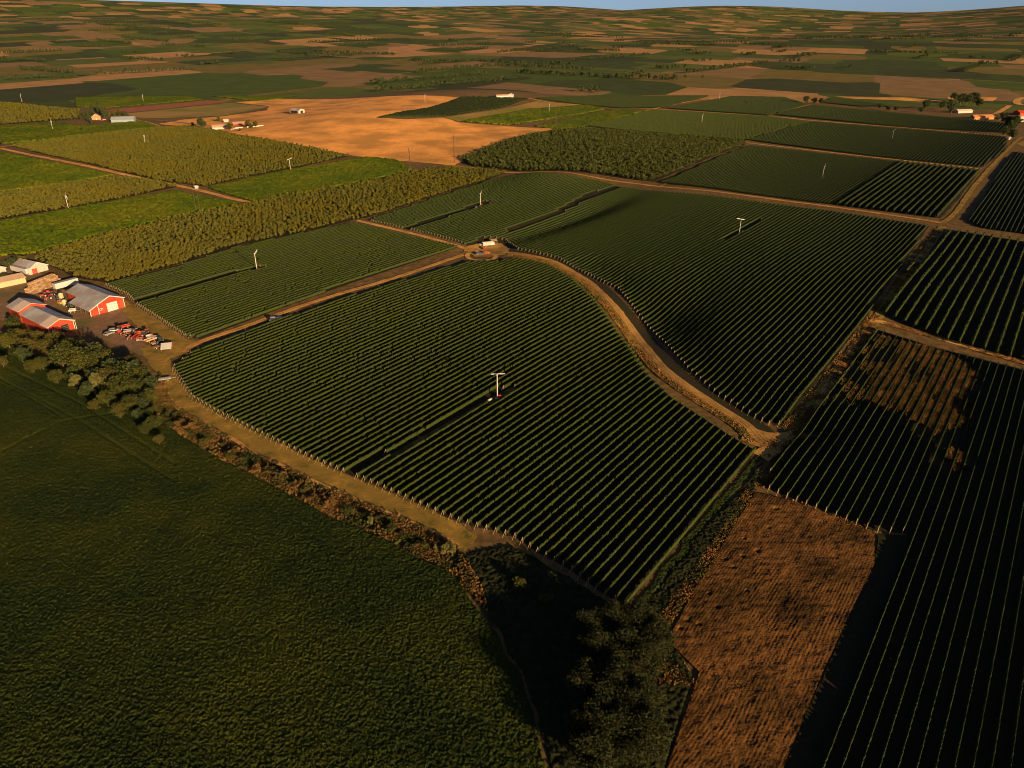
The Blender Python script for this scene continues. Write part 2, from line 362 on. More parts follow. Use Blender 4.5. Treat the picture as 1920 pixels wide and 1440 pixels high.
V8 = [(1398,263),(1522,229),(1890,257),(1884,285),(1840,314),(1620,292)]
V9 = [(1100,237),(1222,207),(1440,219),(1516,229),(1392,264),(1290,255),(1180,246)]
V10 = [(1252,204),(1372,181),(1470,183),(1515,197),(1440,217)]
V11 = [(1452,216),(1524,198),(1890,231),(1892,250),(1700,240)]
V12 = [(1000,184),(1120,180),(1330,180),(1245,202),(1160,203),(1060,193)]
V13 = [(1540,193),(1560,183),(1660,196),(1665,200),(1610,200)]
V14 = [(1815,415),(1870,330),(1905,285),(1990,300),(2200,480),(2050,470),(1925,440),(1840,428)]
O1 = [(20,274),(200,251),(300,241),(350,238),(450,256),(560,274),(655,293),(560,314),(480,329),(385,350),(300,340),(200,316),(100,294)]
O2 = [(62,484),(162,452),(275,425),(375,400),(440,390),(520,372),(637,352),(730,334),(775,322),(850,315),(950,323),(925,333),(820,366),(690,408),(660,413),(560,437),(440,461),(330,497),(200,530),(140,520)]
O3 = [(866,300),(940,270),(1010,252),(1080,243),(1150,248),(1290,259),(1400,270),(1310,305),(1226,341),(1120,327),(960,321),(885,312)]
O4 = [(-160,382),(0,364),(135,345),(225,332),(335,350),(200,378),(0,412),(-160,440)]
O5 = [(-160,232),(-100,196),(0,192),(60,198),(150,207),(148,222),(100,227),(0,234)]
GREENS = {
 'Fa': [(-160,290),(0,285),(100,304),(215,329),(135,343),(0,361),(-160,378)],
 'Fb': [(-160,446),(0,416),(195,381),(330,358),(400,372),(466,384),(375,397),(275,420),(162,447),(70,475),(0,480),(-160,520)],
 'Fc': [(388,353),(480,332),(560,316),(690,295),(745,300),(775,318),(728,331),(637,349),(480,380),(430,366)],
 'Fd': [(-160,240),(0,237),(105,229),(150,236),(270,228),(302,238),(200,249),(0,271),(-160,285)],
 'Fe': [(140,200),(140,183),(350,181),(385,187),(200,203)],
 'Fg': [(705,221),(800,203),(865,182),(992,185),(940,202),(832,219)],
 'Fh': [(862,228),(990,205),(1100,197),(1140,205),(1030,224),(955,235)],
 'Fi': [(1000,237),(1075,220),(1150,205),(1213,208),(1090,240),(1045,243)],
 'Fj': [(395,181),(560,180),(520,186),(480,190)],
}
for k, P in GREENS.items(): sheet('crop_ground', P, M['soil'], .10, jit=.6)
for P in (V1, V2, V4, V5, V6): sheet('vineyard_ground', P, M['soil'], .10)
for P in (V7A, V7B, V8, V9, V10, V11, V12, V13, V14): sheet('vineyard_ground', P, M['soil'], .10, jit=.8)
for P in (O1, O2, O3, O4, O5): sheet('orchard_ground', P, M['soil'], .12, jit=.6)
sheet('stubble_field', [(296,233),(345,224),(420,218),(500,207),(505,199),(440,192),(520,185),(820,180),(862,183),(800,202),(705,221),(760,224),(832,221),(862,230),(955,237),(1030,241),(1042,243),(1000,254),(940,269),(870,300),(852,311),(770,303),(655,291),(455,254),(345,236)], M['stubble'], .18, jit=1.5)
sheet('reddish_plowed_field', [(195,207),(390,188),(432,191),(230,212)], M['plowed'], .2, jit=1)
sheet('yellow_green_field', [(238,213),(430,193),(505,200),(420,217),(300,222),(250,221)], M['ygreen'], .2, jit=1)
sheet('weedy_field', [(835,220),(950,203),(1005,190),(1100,196),(990,204),(862,228)], M['ygreen'], .19, jit=1)
BROWN = [(1415,925),(1480,938),(1560,968),(1640,1000),(1640,1060),(1600,1140),(1545,1260),(1470,1440),(1420,1600),(1245,1600),(1250,1440),(1310,1262),(1250,1205),(1300,1110)]
# ---- roads
sheet('dirt_road', ribbon(ROADPX, 1.9, [1.7, 1.7, 1.8, 2.0, 2.2]), M['curve'], .26, world=True, jit=.45)
sheet('dirt_road', ribbon([(670,414),(780,440),(862,463),(900,470)], 1.9), M['road'], .24, world=True)
sheet('dirt_road', ribbon([(345,660),(375,641),(480,605),(600,562),(740,521),(868,478)], 1.6, 2.2), M['road'], .22, world=True)
sheet('dirt_road', ribbon([(850,312),(905,317),(960,324),(1030,322),(1090,328),(1180,343),(1260,352),(1400,367),(1560,388),(1700,408),(1765,418)], 1.9, 2.2), M['road'], .25, world=True)
sheet('dirt_road', ribbon([(0,278),(100,299),(240,329),(365,355),(440,374),(490,383)], 2.6), M['road'], .25, world=True)
sheet('dirt_road', ribbon([(0,276),(150,256),(260,246),(300,240),(285,232),(250,224),(215,226)], 1.8), M['road'], .27, world=True)
sheet('dirt_road', ribbon([(1235,351),(1320,309),(1402,271)], 1.2), M['track'], .24, world=True)
sheet('dirt_road', ribbon([(1400,268),(1550,285),(1700,302),(1840,317)], 1.9), M['road'], .25, world=True)
sheet('dirt_road', ribbon([(1045,242),(1130,222),(1218,206)], 2.2), M['road'], .25, world=True)
sheet('dirt_road', ribbon([(990,184),(1040,193),(1220,204),(1440,218),(1520,226),(1700,240),(1895,256)], 2.2), M['road'], .26, world=True)
sheet('dirt_road', ribbon([(1222,205),(1290,191),(1380,179)], 2.6), M['road'], .25, world=True)
sheet('dirt_road', ribbon([(1440,218),(1480,206),(1520,196)], 2.2), M['track'], .25, world=True)
sheet('dirt_road', ribbon([(1392,268),(1455,247),(1518,228)], 1.5), M['track'], .24, world=True)
sheet('paved_road', ribbon([(240,219),(290,225),(330,229),(370,234)], 2.6), M['yard'], .28, world=True)
sheet('dirt_road', ribbon([(1765,418),(1790,400),(1830,345),(1870,300),(1905,265),(1915,258)], 1.8, 2.0), M['track'], .26, world=True)
sheet('dirt_road', ribbon([(1765,425),(1700,515),(1640,598),(1570,690),(1500,790),(1440,850)], 3.0, 1.6), M['track'], .23, world=True)
sheet('dirt_road', ribbon([(1636,600),(1700,617),(1780,640),(1860,664),(1960,692),(2100,735)], 2.0), M['road'], .24, world=True)
sheet('dirt_road', ribbon([(1638,600),(1612,640),(1580,680),(1552,725),(1535,760)], 2.0, 1.4), M['road'], .27, world=True)
RIDGE = [(300,700),(312,738),(337,770),(400,807),(445,830),(480,855),(530,875),(600,910),(637,925),(686,947),(740,969),(766,980),(828,1008),(858,1026)]
sheet('farm_track', [(318,672),(330,700),(360,748),(410,777),(475,808),(585,862),(640,886),(700,911),(790,951),(864,984),(895,1006),(872,1034)]+RIDGE[::-1]+[(285,690),(262,650),(330,640),(370,640),(345,665)], M['track'], .16, jit=.5)
sheet('ditch_bank', ribbon(RIDGE[1:], .8, .6), M['road'], .45, world=True, jit=.25)
sheet('ditch', RIDGE+[(905,1120),(930,1180),(905,1149),(860,1089),(819,1059),(772,1041),(733,1019),(690,999),(630,976),(575,945),(478,893),(425,869),(350,824),(300,791),(270,765)], M['ditch'], .12, jit=.3)
sheet('grassy_verge', [(205,545),(262,580),(305,606),(350,636),(375,642),(340,668),(300,650),(262,618),(235,590)], M['track'], .15, jit=.5)
sheet('yard', [(-60,500),(0,500),(60,510),(130,528),(200,548),(262,585),(250,600),(200,612),(255,640),(318,662),(335,655),(330,672),(270,668),(200,640),(130,615),(60,610),(0,600),(-60,600)], M['yard'], .14, jit=.5)
for nm_, P_ in (('curve', ROADPX), ('south', [(345,660),(375,641),(480,605),(600,562),(740,521),(868,478)]), ('north', [(850,312),(905,317),(960,324),(1030,322),(1090,328),(1180,343),(1260,352),(1400,367),(1560,388),(1700,408),(1765,418)])):
    for o_ in (.8, -.7): sheet('wheel_rut', ribbon(P_, o_+.28, -(o_-.28)), M['rut'], .33, world=True, jit=.12)
sheet('shaded_headland', [(1645,1003),(1718,1006),(1622,1262),(1560,1440),(1500,1600),(1420,1600),(1470,1440),(1548,1258),(1600,1140),(1640,1060)], M['soil'], .22)  # dark soil sheet deepening the vine row shadow by colour
sheet('shaded_verge', ribbon(ROADPX[1:], 7.5, -1.6), M['soil'], .13, world=True)  # dark sheet painting the shade of the hollow right of the curving road
sheet('weedy_verge', ribbon(ROADPX[1:], -1.4, 6.5), M['track'], .15, world=True)
sheet('headland', [(1405,800),(1440,812),(1470,812),(1500,800),(1462,850),(1440,868),(1410,850),(1425,840),(1390,826)], M['curve'], .30, jit=.8)
sheet('turning_area', [(868,465),(905,454),(940,457),(956,467),(948,478),(920,482),(890,482)], M['curve'], .28, jit=.6)
sheet('bare_strip', [(672,896),(930,752),(968,731),(964,725),(927,743),(667,890)], M['strip'], .2, jit=.2)

# ------------------------------------------------------------------ crop canopies (height fields)
def scatter(poly, dens, seed, world=False, fn=None):
    P = poly if world else WP(poly); A = np.array(P); lo = A.min(0); hi = A.max(0); rg = np.random.default_rng(seed)
    n = int((hi-lo).prod()*dens); p = lo+rg.random((n, 2))*(hi-lo); k = inside(p[:, 0], p[:, 1], P)
    if fn is not None: k &= fn(p[:, 0], p[:, 1], rg.random(n))
    return p[k]

def canopy(name, poly_px, m, step, base, amp, seed, label, rows=0.0, lump=0.0, cuts=()):
    P = WP(poly_px); A = np.array(P); lo = A.min(0)-step; hi = A.max(0)+step
    gx = np.arange(lo[0], hi[0], step); gy = np.arange(lo[1], hi[1], step)
    r = np.random.default_rng(seed); ca, sa = math.cos(.37), math.sin(.37)
    B = A@np.array([[ca, -sa], [sa, ca]]); lo = B.min(0)-step; hi = B.max(0)+step
    Xr, Yr = np.meshgrid(np.arange(lo[0], hi[0], step), np.arange(lo[1], hi[1], step))
    Xr = Xr+(r.random(Xr.shape)-.5)*step*.95; Yr = Yr+(r.random(Xr.shape)-.5)*step*.95
    Xg = Xr*ca-Yr*sa; Yg = Xr*sa+Yr*ca
    ins = inside(Xg+vnoise(Xg, Yg, 6, 3)*.8, Yg+vnoise(Xg, Yg, 6, 4)*.8, P)
    z = base+amp*(r.random(Xg.shape)**1.5)*1.6+lump*.35*vnoise(Xg*.83+Yg*.56+1.5*vnoise(Xg, Yg, 5, 61), Yg*.83-Xg*.56+1.5*vnoise(Xg, Yg, 5, 62), 1.9, seed)+lump*1.0*vnoise(Xg*.6-Yg*.8, Yg*.6+Xg*.8, 6.3, seed+1)+lump*.5*vnoise(Xg, Yg, 25, seed+2)
    if rows: z = z+rows*np.sin((Xg*V[0]+Yg*V[1])*2*math.pi/2.9)
    for cpx in cuts: z = z*(1-.8*np.exp(-(seg_dist(Xg, Yg, WP(cpx))/.55)**2))
    edge = ins.copy()
    edge[1:-1, 1:-1] = ins[1:-1, 1:-1] & ins[2:, 1:-1] & ins[:-2, 1:-1] & ins[1:-1, 2:] & ins[1:-1, :-2]
    z = np.where(edge, np.maximum(z, .03), .02)+hh(Xg, Yg)
    ny, nx = Xg.shape; idx = np.arange(nx*ny).reshape(ny, nx)
    ok = ins[:-1, :-1] & ins[:-1, 1:] & ins[1:, 1:] & ins[1:, :-1]
    F = np.stack([idx[:-1, :-1], idx[:-1, 1:], idx[1:, 1:], idx[1:, :-1]], -1)[ok]
    used = np.unique(F); mp = np.zeros(nx*ny, np.int64); mp[used] = np.arange(len(used))
    Vv = np.stack([Xg, Yg, z], -1).reshape(-1, 3)[used]
    return link(name, npmesh(name, Vv, mp[F], m), kind='stuff', label=label)
ALF_N = [(-330,720),(-330,560),(0,642),(28,650),(117,687),(167,711),(213,732),(250,753),(300,791),(350,824),(425,869),(478,893),(575,945),(630,976),(690,999),(733,1019),(772,1041),(819,1059),(860,1089),(905,1149),(942,1205),(975,1263),(1000,1330),(1022,1450),(1035,1620),(-200,1620),(-420,900)]
canopy('alfalfa_crop', ALF_N, M['alfalfa'], .29, .30, .27, 11, 'dark green alfalfa field in front of the farm trees', lump=.07, cuts=[[(-150,640),(0,718),(60,748),(112,780)], [(0,850),(60,818),(120,790),(250,770)], [(-40,640),(100,702),(200,752),(300,822)], [(-40,665),(150,757),(330,872)], [(-40,690),(150,790),(330,905)]])
def leaf_scatter(name, poly, dens, size, z0, z1, m, seed, label):
    p = scatter(poly, dens, seed); N = len(p); rg_ = np.random.default_rng(seed)
    p = p[rg_.random(N) < .75+.5*vnoise(p[:, 0], p[:, 1], 9, 71)]; N = len(p)
    ctr = np.stack([p[:, 0], p[:, 1], hh(p[:, 0], p[:, 1])+rg_.uniform(z0, z1, N)+.12*vnoise(p[:, 0], p[:, 1], 5, 72)], 1)
    a = rg_.normal(size=(N, 3)); a /= np.linalg.norm(a, axis=1)[:, None]
    b = rg_.normal(size=(N, 3)); b -= (a*b).sum(1)[:, None]*a; b /= np.linalg.norm(b, axis=1)[:, None]
    sz = size*rg_.uniform(.5, 1.3, N)[:, None]
    link(name, npmesh(name, np.stack([ctr-a*sz, ctr-b*sz*.6, ctr+a*sz, ctr+b*sz*.6], 1).reshape(-1, 3), np.arange(N*4).reshape(-1, 4), m), kind='stuff', label=label)
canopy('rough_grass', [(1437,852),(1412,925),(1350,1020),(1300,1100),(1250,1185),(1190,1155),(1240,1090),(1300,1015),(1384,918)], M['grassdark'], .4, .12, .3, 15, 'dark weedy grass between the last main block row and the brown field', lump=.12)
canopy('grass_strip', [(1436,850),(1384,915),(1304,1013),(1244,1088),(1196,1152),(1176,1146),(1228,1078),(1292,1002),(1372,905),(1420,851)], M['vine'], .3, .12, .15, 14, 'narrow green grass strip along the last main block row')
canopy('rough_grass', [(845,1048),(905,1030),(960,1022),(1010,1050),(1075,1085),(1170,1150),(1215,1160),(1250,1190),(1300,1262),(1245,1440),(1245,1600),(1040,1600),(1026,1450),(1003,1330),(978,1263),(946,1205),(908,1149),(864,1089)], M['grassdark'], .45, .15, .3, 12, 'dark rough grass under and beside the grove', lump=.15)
leaf_scatter('alfalfa_leaves', ALF_N, 7, .17, .38, .78, M['alfalfa'], 81, 'leafy tops of the alfalfa field in front of the farm trees')
for k, (st, a, rw, m) in {'Fa': (.9,.5,.25,'green'), 'Fb': (.8,.5,.25,'green'), 'Fc': (.9,.5,.25,'green'), 'Fd': (1.4,.7,.3,'green'), 'Fe': (2,.8,0,'green'), 'Fg': (1.8,.8,0,'vine'), 'Fh': (1.8,.8,0,'green'), 'Fi': (1.8,.7,0,'green'), 'Fj': (2.2,.8,0,'green')}.items():
    canopy('green_crop', GREENS[k], M[m], st, .8, a, 20+ord(k[1]), 'even bright green crop field beside the orchards', rows=rw, lump=.2, cuts=[])
# near disked field: rough clods, wheel marks, holes
def rough_field(name, poly, m, step, off):
    P = WP(poly); A = np.array(P); lo = A.min(0); hi = A.max(0)
    gx = np.arange(lo[0], hi[0], step); gy = np.arange(lo[1], hi[1], step)
    Xg, Yg = np.meshgrid(gx, gy); r = np.random.default_rng(5)
    Xg = Xg+(r.random(Xg.shape)-.5)*step*.7; Yg = Yg+(r.random(Xg.shape)-.5)*step*.7
    ins = inside(Xg, Yg, P)
    vv = Xg*V[0]+Yg*V[1]; uu = Xg*U[0]+Yg*U[1]
    vv = vv+vnoise(uu, vv, 14, 9)*1.2
    till = np.clip(vnoise(Xg, Yg, 11, 8)*1.3+vnoise(Xg, Yg, 4, 18)*.5+.3, 0, 1)
    z = off+.10*r.random(Xg.shape)+.10*vnoise(Xg, Yg, 1.3, 1)+.16*vnoise(Xg, Yg, 5, 2)+till*.022*np.sin(vv*2*math.pi/.9)
    for i in range(14):
        c = W(*[(1352,1015),(1375,1065),(1392,1045),(1455,955),(1420,1035),(1360,1050),(1330,1115),(1395,1012),(1290,1165),(1310,1172),(1275,1180),(1345,1140),(1400,1110),(1440,990)][i])
        d2 = (Xg-c[0])**2+(Yg-c[1])**2; rr = r.uniform(.35, .75)
        z = z-.5*np.exp(-d2/rr**2)*(1+.6*vnoise(Xg, Yg, .7, i))
    z = z+hh(Xg, Yg)
    ny, nx = Xg.shape; idx = np.arange(nx*ny).reshape(ny, nx)
    ok = ins[:-1, :-1] & ins[:-1, 1:] & ins[1:, 1:] & ins[1:, :-1]
    F = np.stack([idx[:-1, :-1], idx[:-1, 1:], idx[1:, 1:], idx[1:, :-1]], -1)[ok]
    used = np.unique(F); mp = np.zeros(nx*ny, np.int64); mp[used] = np.arange(len(used))
    return link(name, npmesh(name, np.stack([Xg, Yg, z], -1).reshape(-1, 3)[used], mp[F], m), kind='structure')
rough_field('brown_tilled_field', BROWN, M['brown'], .2, .45)

# ------------------------------------------------------------------ vine rows
def row_strip(p0, p1, ds, wd, ht, lat, rg, gap=.03, leaves=0.0, lsize=.35, gapy=None):
    """arrays for one hedge-like vine row from p0 to p1 (world xy)"""
    p0 = np.array(p0); p1 = np.array(p1); L = np.hypot(*(p1-p0)); d = (p1-p0)/L; nrm = np.array([d[1], -d[0]])
    n = max(3, int(L/ds)+1); s = np.linspace(0, L, n)
    c = p0+np.outer(s, d)+np.outer((rg.random(n)-.5)*lat, nrm)
    k = 1+.09*(rg.random(n)-.5)*2; big = np.interp(s, np.arange(0, L+12, 6.), 1+.06*(rg.random(len(np.arange(0, L+12, 6.)))-.5)*2)
    hgt = ht*k*big; ww = wd*(1+.25*(rg.random(n)-.5)*2)
    miss = rg.random(n) < gap; hgt = np.where(miss, hgt*.45, hgt); ww = np.where(miss, ww*.35, ww)
    if gapy is not None:
        lowp = inside(c[:, 0]+vnoise(c[:, 0], c[:, 1], 8, 51)*5, c[:, 1]+vnoise(c[:, 0], c[:, 1], 8, 52)*5, gapy)
        hgt = np.where(lowp, hgt*.42, hgt); ww = np.where(lowp, ww*.6, ww)
    hgt[0] *= .8; hgt[-1] *= .8
    z0 = hh(c[:, 0], c[:, 1])+.1
    prof = [(-.75, .18), (-1., .62), (-.35, .93), (.4, 1.), (1., .66), (.75, .18)]
    ring = []
    for a, b in prof:
        jx = (rg.random(n)-.5)*.25*wd; jz = (rg.random(n)-.5)*.12*ht
        xy = c+nrm*((a*ww*.7+jx)[:, None]); ring.append(np.concatenate([xy, (z0+b*hgt*.93+jz)[:, None]], 1))
    Vv = np.stack(ring, 1).reshape(-1, 3); m = len(prof)
    i = np.arange(n-1)[:, None]*m+np.arange(m-1)[None, :]
    F = np.stack([i, i+1, i+1+m, i+m], -1).reshape(-1, 4)
    if leaves:
        q = int(L*leaves); ss = rg.random(q)*L; ci = np.clip((ss/L*(n-1)).astype(int), 0, n-1)
        side = rg.uniform(-1.15, 1.15, q)*wd
        xy = p0+np.outer(ss, d)+nrm*side[:, None]
        hz = hh(xy[:, 0], xy[:, 1])+.1+hgt[ci]*(.98-.35*np.abs(side/wd))+rg.uniform(-.1, .28, q)*ht*.5
        ctr = np.concatenate([xy, hz[:, None]], 1)
        a = rg.normal(size=(q, 3)); a /= np.linalg.norm(a, axis=1)[:, None]
        b = rg.normal(size=(q, 3)); b -= (a*b).sum(1)[:, None]*a; b /= np.linalg.norm(b, axis=1)[:, None]
        sz = lsize*rg.uniform(.5, 1.2, q)[:, None]
        quad = np.stack([ctr-a*sz, ctr-b*sz*.5, ctr+a*sz, ctr+b*sz*.5], 1).reshape(-1, 3)
        F = np.concatenate([F, np.arange(q*4).reshape(-1, 4)+len(Vv)]); Vv = np.concatenate([Vv, quad])
    return Vv, F
def row_lines(poly_px, sp, off=0.0, holes=()):
    P = np.array(WP(poly_px)); u = P@U; v = P@V; out = []
    Hs = [np.array(WP(h)) for h in holes]
    for vv in np.arange(math.floor(v.min()/sp)*sp+off, v.max(), sp):
        xs_ = []
        n = len(P)
        for i in range(n):
            j = (i+1) % n
            if (v[i] > vv) != (v[j] > vv): xs_.append(u[i]+(vv-v[i])/(v[j]-v[i])*(u[j]-u[i]))
        xs_.sort(); segs = list(zip(xs_[::2], xs_[1::2]))
        for Hp in Hs:
            hu = Hp@U; hv = Hp@V; c = []
            for i in range(len(Hp)):
                j = (i+1) % len(Hp)
                if (hv[i] > vv) != (hv[j] > vv): c.append(hu[i]+(vv-hv[i])/(hv[j]-hv[i])*(hu[j]-hu[i]))
            c.sort()
            for a, b in zip(c[::2], c[1::2]):
                ns = []
                for s0, s1 in segs:
                    if b <= s0 or a >= s1: ns.append((s0, s1)); continue
                    if a > s0: ns.append((s0, a))
                    if b < s1: ns.append((b, s1))
                segs = ns
        for a, b in segs:
            if b-a > 5: out.append((U*a+V*vv, U*b+V*vv))
    return out
PATCH = [(1648,628),(1760,655),(1835,690),(1828,760),(1812,880),(1790,885),(1740,800),(1660,770),(1560,760),(1590,690)]
PATCHW = WP(PATCH)
mass_V = []; mass_F = []; mass_n = 0
mass_mi = []
def to_mass(Vv, F, k=0):
    global mass_n
    mass_mi.append(np.full(len(F), k))
    mass_V.append(Vv); mass_F.append(F+mass_n); mass_n += len(Vv)
# end post with its brace, leaning out over the headland
pb = MB(); pb.cyl((0, 0, 0), (0, -.15, 2.0), .075, .07, 6); pb.cyl((0, -1.6, 0), (0, -.15, 1.75), .06, .055, 6)
POST = pb.mesh('end_post', M['post'])
BREAK1 = [(668,894),(930,751),(968,731),(962,722),(926,740),(662,886)]
BREAK2 = [(262,570),(470,510),(500,505),(500,500),(470,504),(262,562)]
BREAK3 = [(755,436),(900,390),(925,380),(920,377),(895,384),(750,431)]
BREAK4 = [(955,440),(1050,403),(1110,372),(1180,350),(1160,349),(1100,365),(1045,396),(950,432)]
BREAK5 = [(1362,455),(1388,441),(1430,415),(1425,411),(1380,437),(1356,451)]
YARDH = [(858,470),(905,447),(948,450),(978,474),(955,488),(930,492),(900,493),(870,488)]
BL_ = [
 ('V1', V1, 2.9, .30, 1.75, .5, 11.0, .17, 'vine', [BREAK1, YARDH], 'leafy trellised vine row in the large block left of the curving dirt road'),
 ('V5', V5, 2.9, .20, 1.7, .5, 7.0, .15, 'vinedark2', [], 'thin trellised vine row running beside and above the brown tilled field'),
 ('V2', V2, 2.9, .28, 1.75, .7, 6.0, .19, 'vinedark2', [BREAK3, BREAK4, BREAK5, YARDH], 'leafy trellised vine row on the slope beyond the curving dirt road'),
 ('V4', V4, 2.9, .36, 1.75, .8, 4.0, .22, 'vine', [BREAK2], 'leafy trellised vine row between the red barn and the turning area'),
 ('V6', V6, 4.9, .72, 2.7, .7, 4.0, .42, 'vine2', [], 'bushy wide spaced hedge row in the block above the weedy vineyard'),
]
N_IND = 0
for nm, P, sp, wd, ht, ds, lv, ls, mt, holes, lab in BL_:
    lines = row_lines(P, sp, 0.3, holes)
    for a, b in lines:
        rg = np.random.default_rng(int(abs(a[0]*31+a[1]*17))+1)
        mid = (a+b)/2
        wloc = wd
        Vv, F = row_strip(a, b, ds, wloc, ht, .12, rg, .014, lv, ls, PATCHW if nm == 'V5' else None)
        big = N_IND < 300 and np.hypot(*(b-a)) > 12
        if big:
            N_IND += 1
            o0 = np.array([a[0], a[1], float(hh(a[0], a[1]))])
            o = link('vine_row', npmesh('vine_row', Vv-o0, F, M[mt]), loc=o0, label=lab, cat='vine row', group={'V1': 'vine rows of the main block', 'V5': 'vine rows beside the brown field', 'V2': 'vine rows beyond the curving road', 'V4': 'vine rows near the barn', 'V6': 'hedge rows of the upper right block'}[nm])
            p = link('end_post', POST, o, (0, 0, .1), -AZ)
        else: to_mass(Vv, F)
print('individual rows', N_IND)
for P, sp, wd, ht, ds, lv in ((V7A, 2.9, .55, 1.9, 1.2, .5), (V7B, 4.9, 1.0, 3.0, 1.0, 1.5), (V8, 3.6, .65, 2.0, 1.8, .3), (V9, 3.6, .9, 2.0, 2.2, .2), (V10, 4.2, 1.1, 2.2, 3, 0), (V11, 4.2, .8, 2.2, 2.5, 0), (V12, 4.2, 1.2, 2.2, 3.5, 0), (V13, 4.2, .9, 2, 3, 0), (V14, 3.0, .5, 1.6, 1.2, .4)):
    for a, b in row_lines(P, sp):
        rg = np.random.default_rng(int(abs(a[0]*31+a[1]*17))+1)
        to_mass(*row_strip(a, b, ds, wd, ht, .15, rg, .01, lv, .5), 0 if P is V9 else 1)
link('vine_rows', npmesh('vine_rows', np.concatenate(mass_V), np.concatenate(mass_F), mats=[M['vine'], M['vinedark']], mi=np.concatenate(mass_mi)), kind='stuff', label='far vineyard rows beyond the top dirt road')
print('mass verts', mass_n)

# ------------------------------------------------------------------ trees
def leaf_cloud(centres, radii, n, size, rg, up=.3):
    k = rg.integers(0, len(centres), n); p = rg.normal(size=(n, 3)); p /= np.linalg.norm(p, axis=1)[:, None]
    p *= (rg.random(n)**.45)[:, None]; ctr = centres[k]+p*radii[k]
    a = rg.normal(size=(n, 3)); a[:, 2] *= .6; a /= np.linalg.norm(a, axis=1)[:, None]
    b = rg.normal(size=(n, 3)); b -= (a*b).sum(1)[:, None]*a; b /= np.linalg.norm(b, axis=1)[:, None]
    s = size*rg.uniform(.5, 1.3, n)[:, None]
    Q = np.stack([ctr-a*s, ctr-b*s*.65, ctr+a*s, ctr+b*s*.65], 1).reshape(-1, 3)
    return Q, np.arange(n*4).reshape(-1, 4)
def crown_centres(h, r, n, rg, style='round'):
    if style == 'conifer':
        t = np.linspace(0, 1, n); ang = np.arange(n)*2.4; rr = r*(1-t)**.9*.65
        c = np.stack([np.cos(ang)*rr, np.sin(ang)*rr, h*(.12+.83*t)], 1); rad = np.stack([r*(1-t)*.55+.35]*2+[np.full(n, h*.07)], 1)
        return c, rad
    if style == 'poplar':
        t = rg.random(n); ang = rg.random(n)*6.28; rr = r*np.sin(np.pi*np.clip(t*.9+.08, 0, 1))*.6
        return np.stack([np.cos(ang)*rr, np.sin(ang)*rr, h*(.1+.86*t)], 1), np.tile([[r*.45, r*.45, h*.08]], (n, 1))
    p = rg.normal(size=(n, 3)); p /= np.linalg.norm(p, axis=1)[:, None]; p *= (rg.uniform(.45, 1, n))[:, None]
    p[:, 2] = np.where(p[:, 2] < -.8, -.8, p[:, 2])
    c = p*np.array([r*.78, r*.78, h*.38])+np.array([0, 0, h*.53]); k = rg.uniform(.26, .46, n)*r
    return c, np.stack([k, k, k*.75], 1)
def tree_meshes(name, h, r, nc, nl, ls, seed, m, style='round'):
    rg = np.random.default_rng(seed)
    c, rad = crown_centres(h, r, nc, rg, style); Q, F = leaf_cloud(c, rad, nl, ls, rg)
    crown = npmesh('crown', Q, F, m)
    tb = MB(); lean = rg.uniform(-.3, .3, 2)
    top = Vector((lean[0], lean[1], h*(.8 if style != 'round' else .5)))
    tb.cyl((0, 0, -.3), top, h*.028+.05, h*.014, 7)
    if style == 'round':
        for j in rg.choice(len(c), min(6, len(c)), replace=False):
            st = Vector((0, 0, 0)).lerp(top, rg.uniform(.5, 1)); tb.cyl(st, Vector(c[j]), h*.012+.03, .03, 5)
    return tb.mesh('trunk', M['bark']), crown
BANK = {
 'big': [tree_meshes('t', 10, 4.8, 26, 2600, .34, s, M['leaf']) for s in (1, 2, 3)],
 'olive': [tree_meshes('t', 10, 4.4, 20, 2200, .30, s, M['leafolive']) for s in (21, 22)],
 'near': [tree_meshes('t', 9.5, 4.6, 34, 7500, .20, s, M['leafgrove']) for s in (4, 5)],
 'pale': [tree_meshes('t', 8.5, 3.6, 22, 2400, .30, s, M['leafpale']) for s in (6,)],
 'dark': [tree_meshes('t', 12, 5, 24, 1500, .55, s, M['leafdark']) for s in (7, 8)],
 'mid': [tree_meshes('t', 9, 4.5, 22, 900, .6, s, M['leaf']) for s in (9, 10)],
 'conifer': [tree_meshes('t', 15, 3.2, 26, 1100, .6, s, M['leafdark'], 'conifer') for s in (11,)],
 'poplar': [tree_meshes('t', 17, 2.6, 26, 1300, .55, s, M['leafdark'], 'poplar') for s in (12,)],
 'shrub': [tree_meshes('t', 2.4, 1.7, 12, 700, .17, s, M['leaf']) for s in (13, 14)],
 'drybush': [tree_meshes('t', 1.9, 1.5, 12, 520, .17, s, M['weedred']) for s in (15, 16)],
 'yellowshrub': [tree_meshes('t', 2.6, 2.0, 14, 1200, .15, s, M['leafpale']) for s in (17,)],
}
def tree(kind, px, py, h, label, name='tree', cat='tree', group=None, world=None, wide=1.0):
    var = random.choice(BANK[kind]); base = {'olive': 10, 'big': 10, 'near': 9.5, 'pale': 8.5, 'dark': 12, 'mid': 9, 'conifer': 15, 'poplar': 17, 'shrub': 2.4, 'drybush': 1.9, 'yellowshrub': 2.6}[kind]
    p = W(px, py) if world is None else world; s = h/base
    t = thing(name, label, cat, [float(q) for q in p], random.uniform(0, 6.28), group, (s*wide, s*wide, s))
    link('trunk', var[0], t); link('crown', var[1], t)
    return t
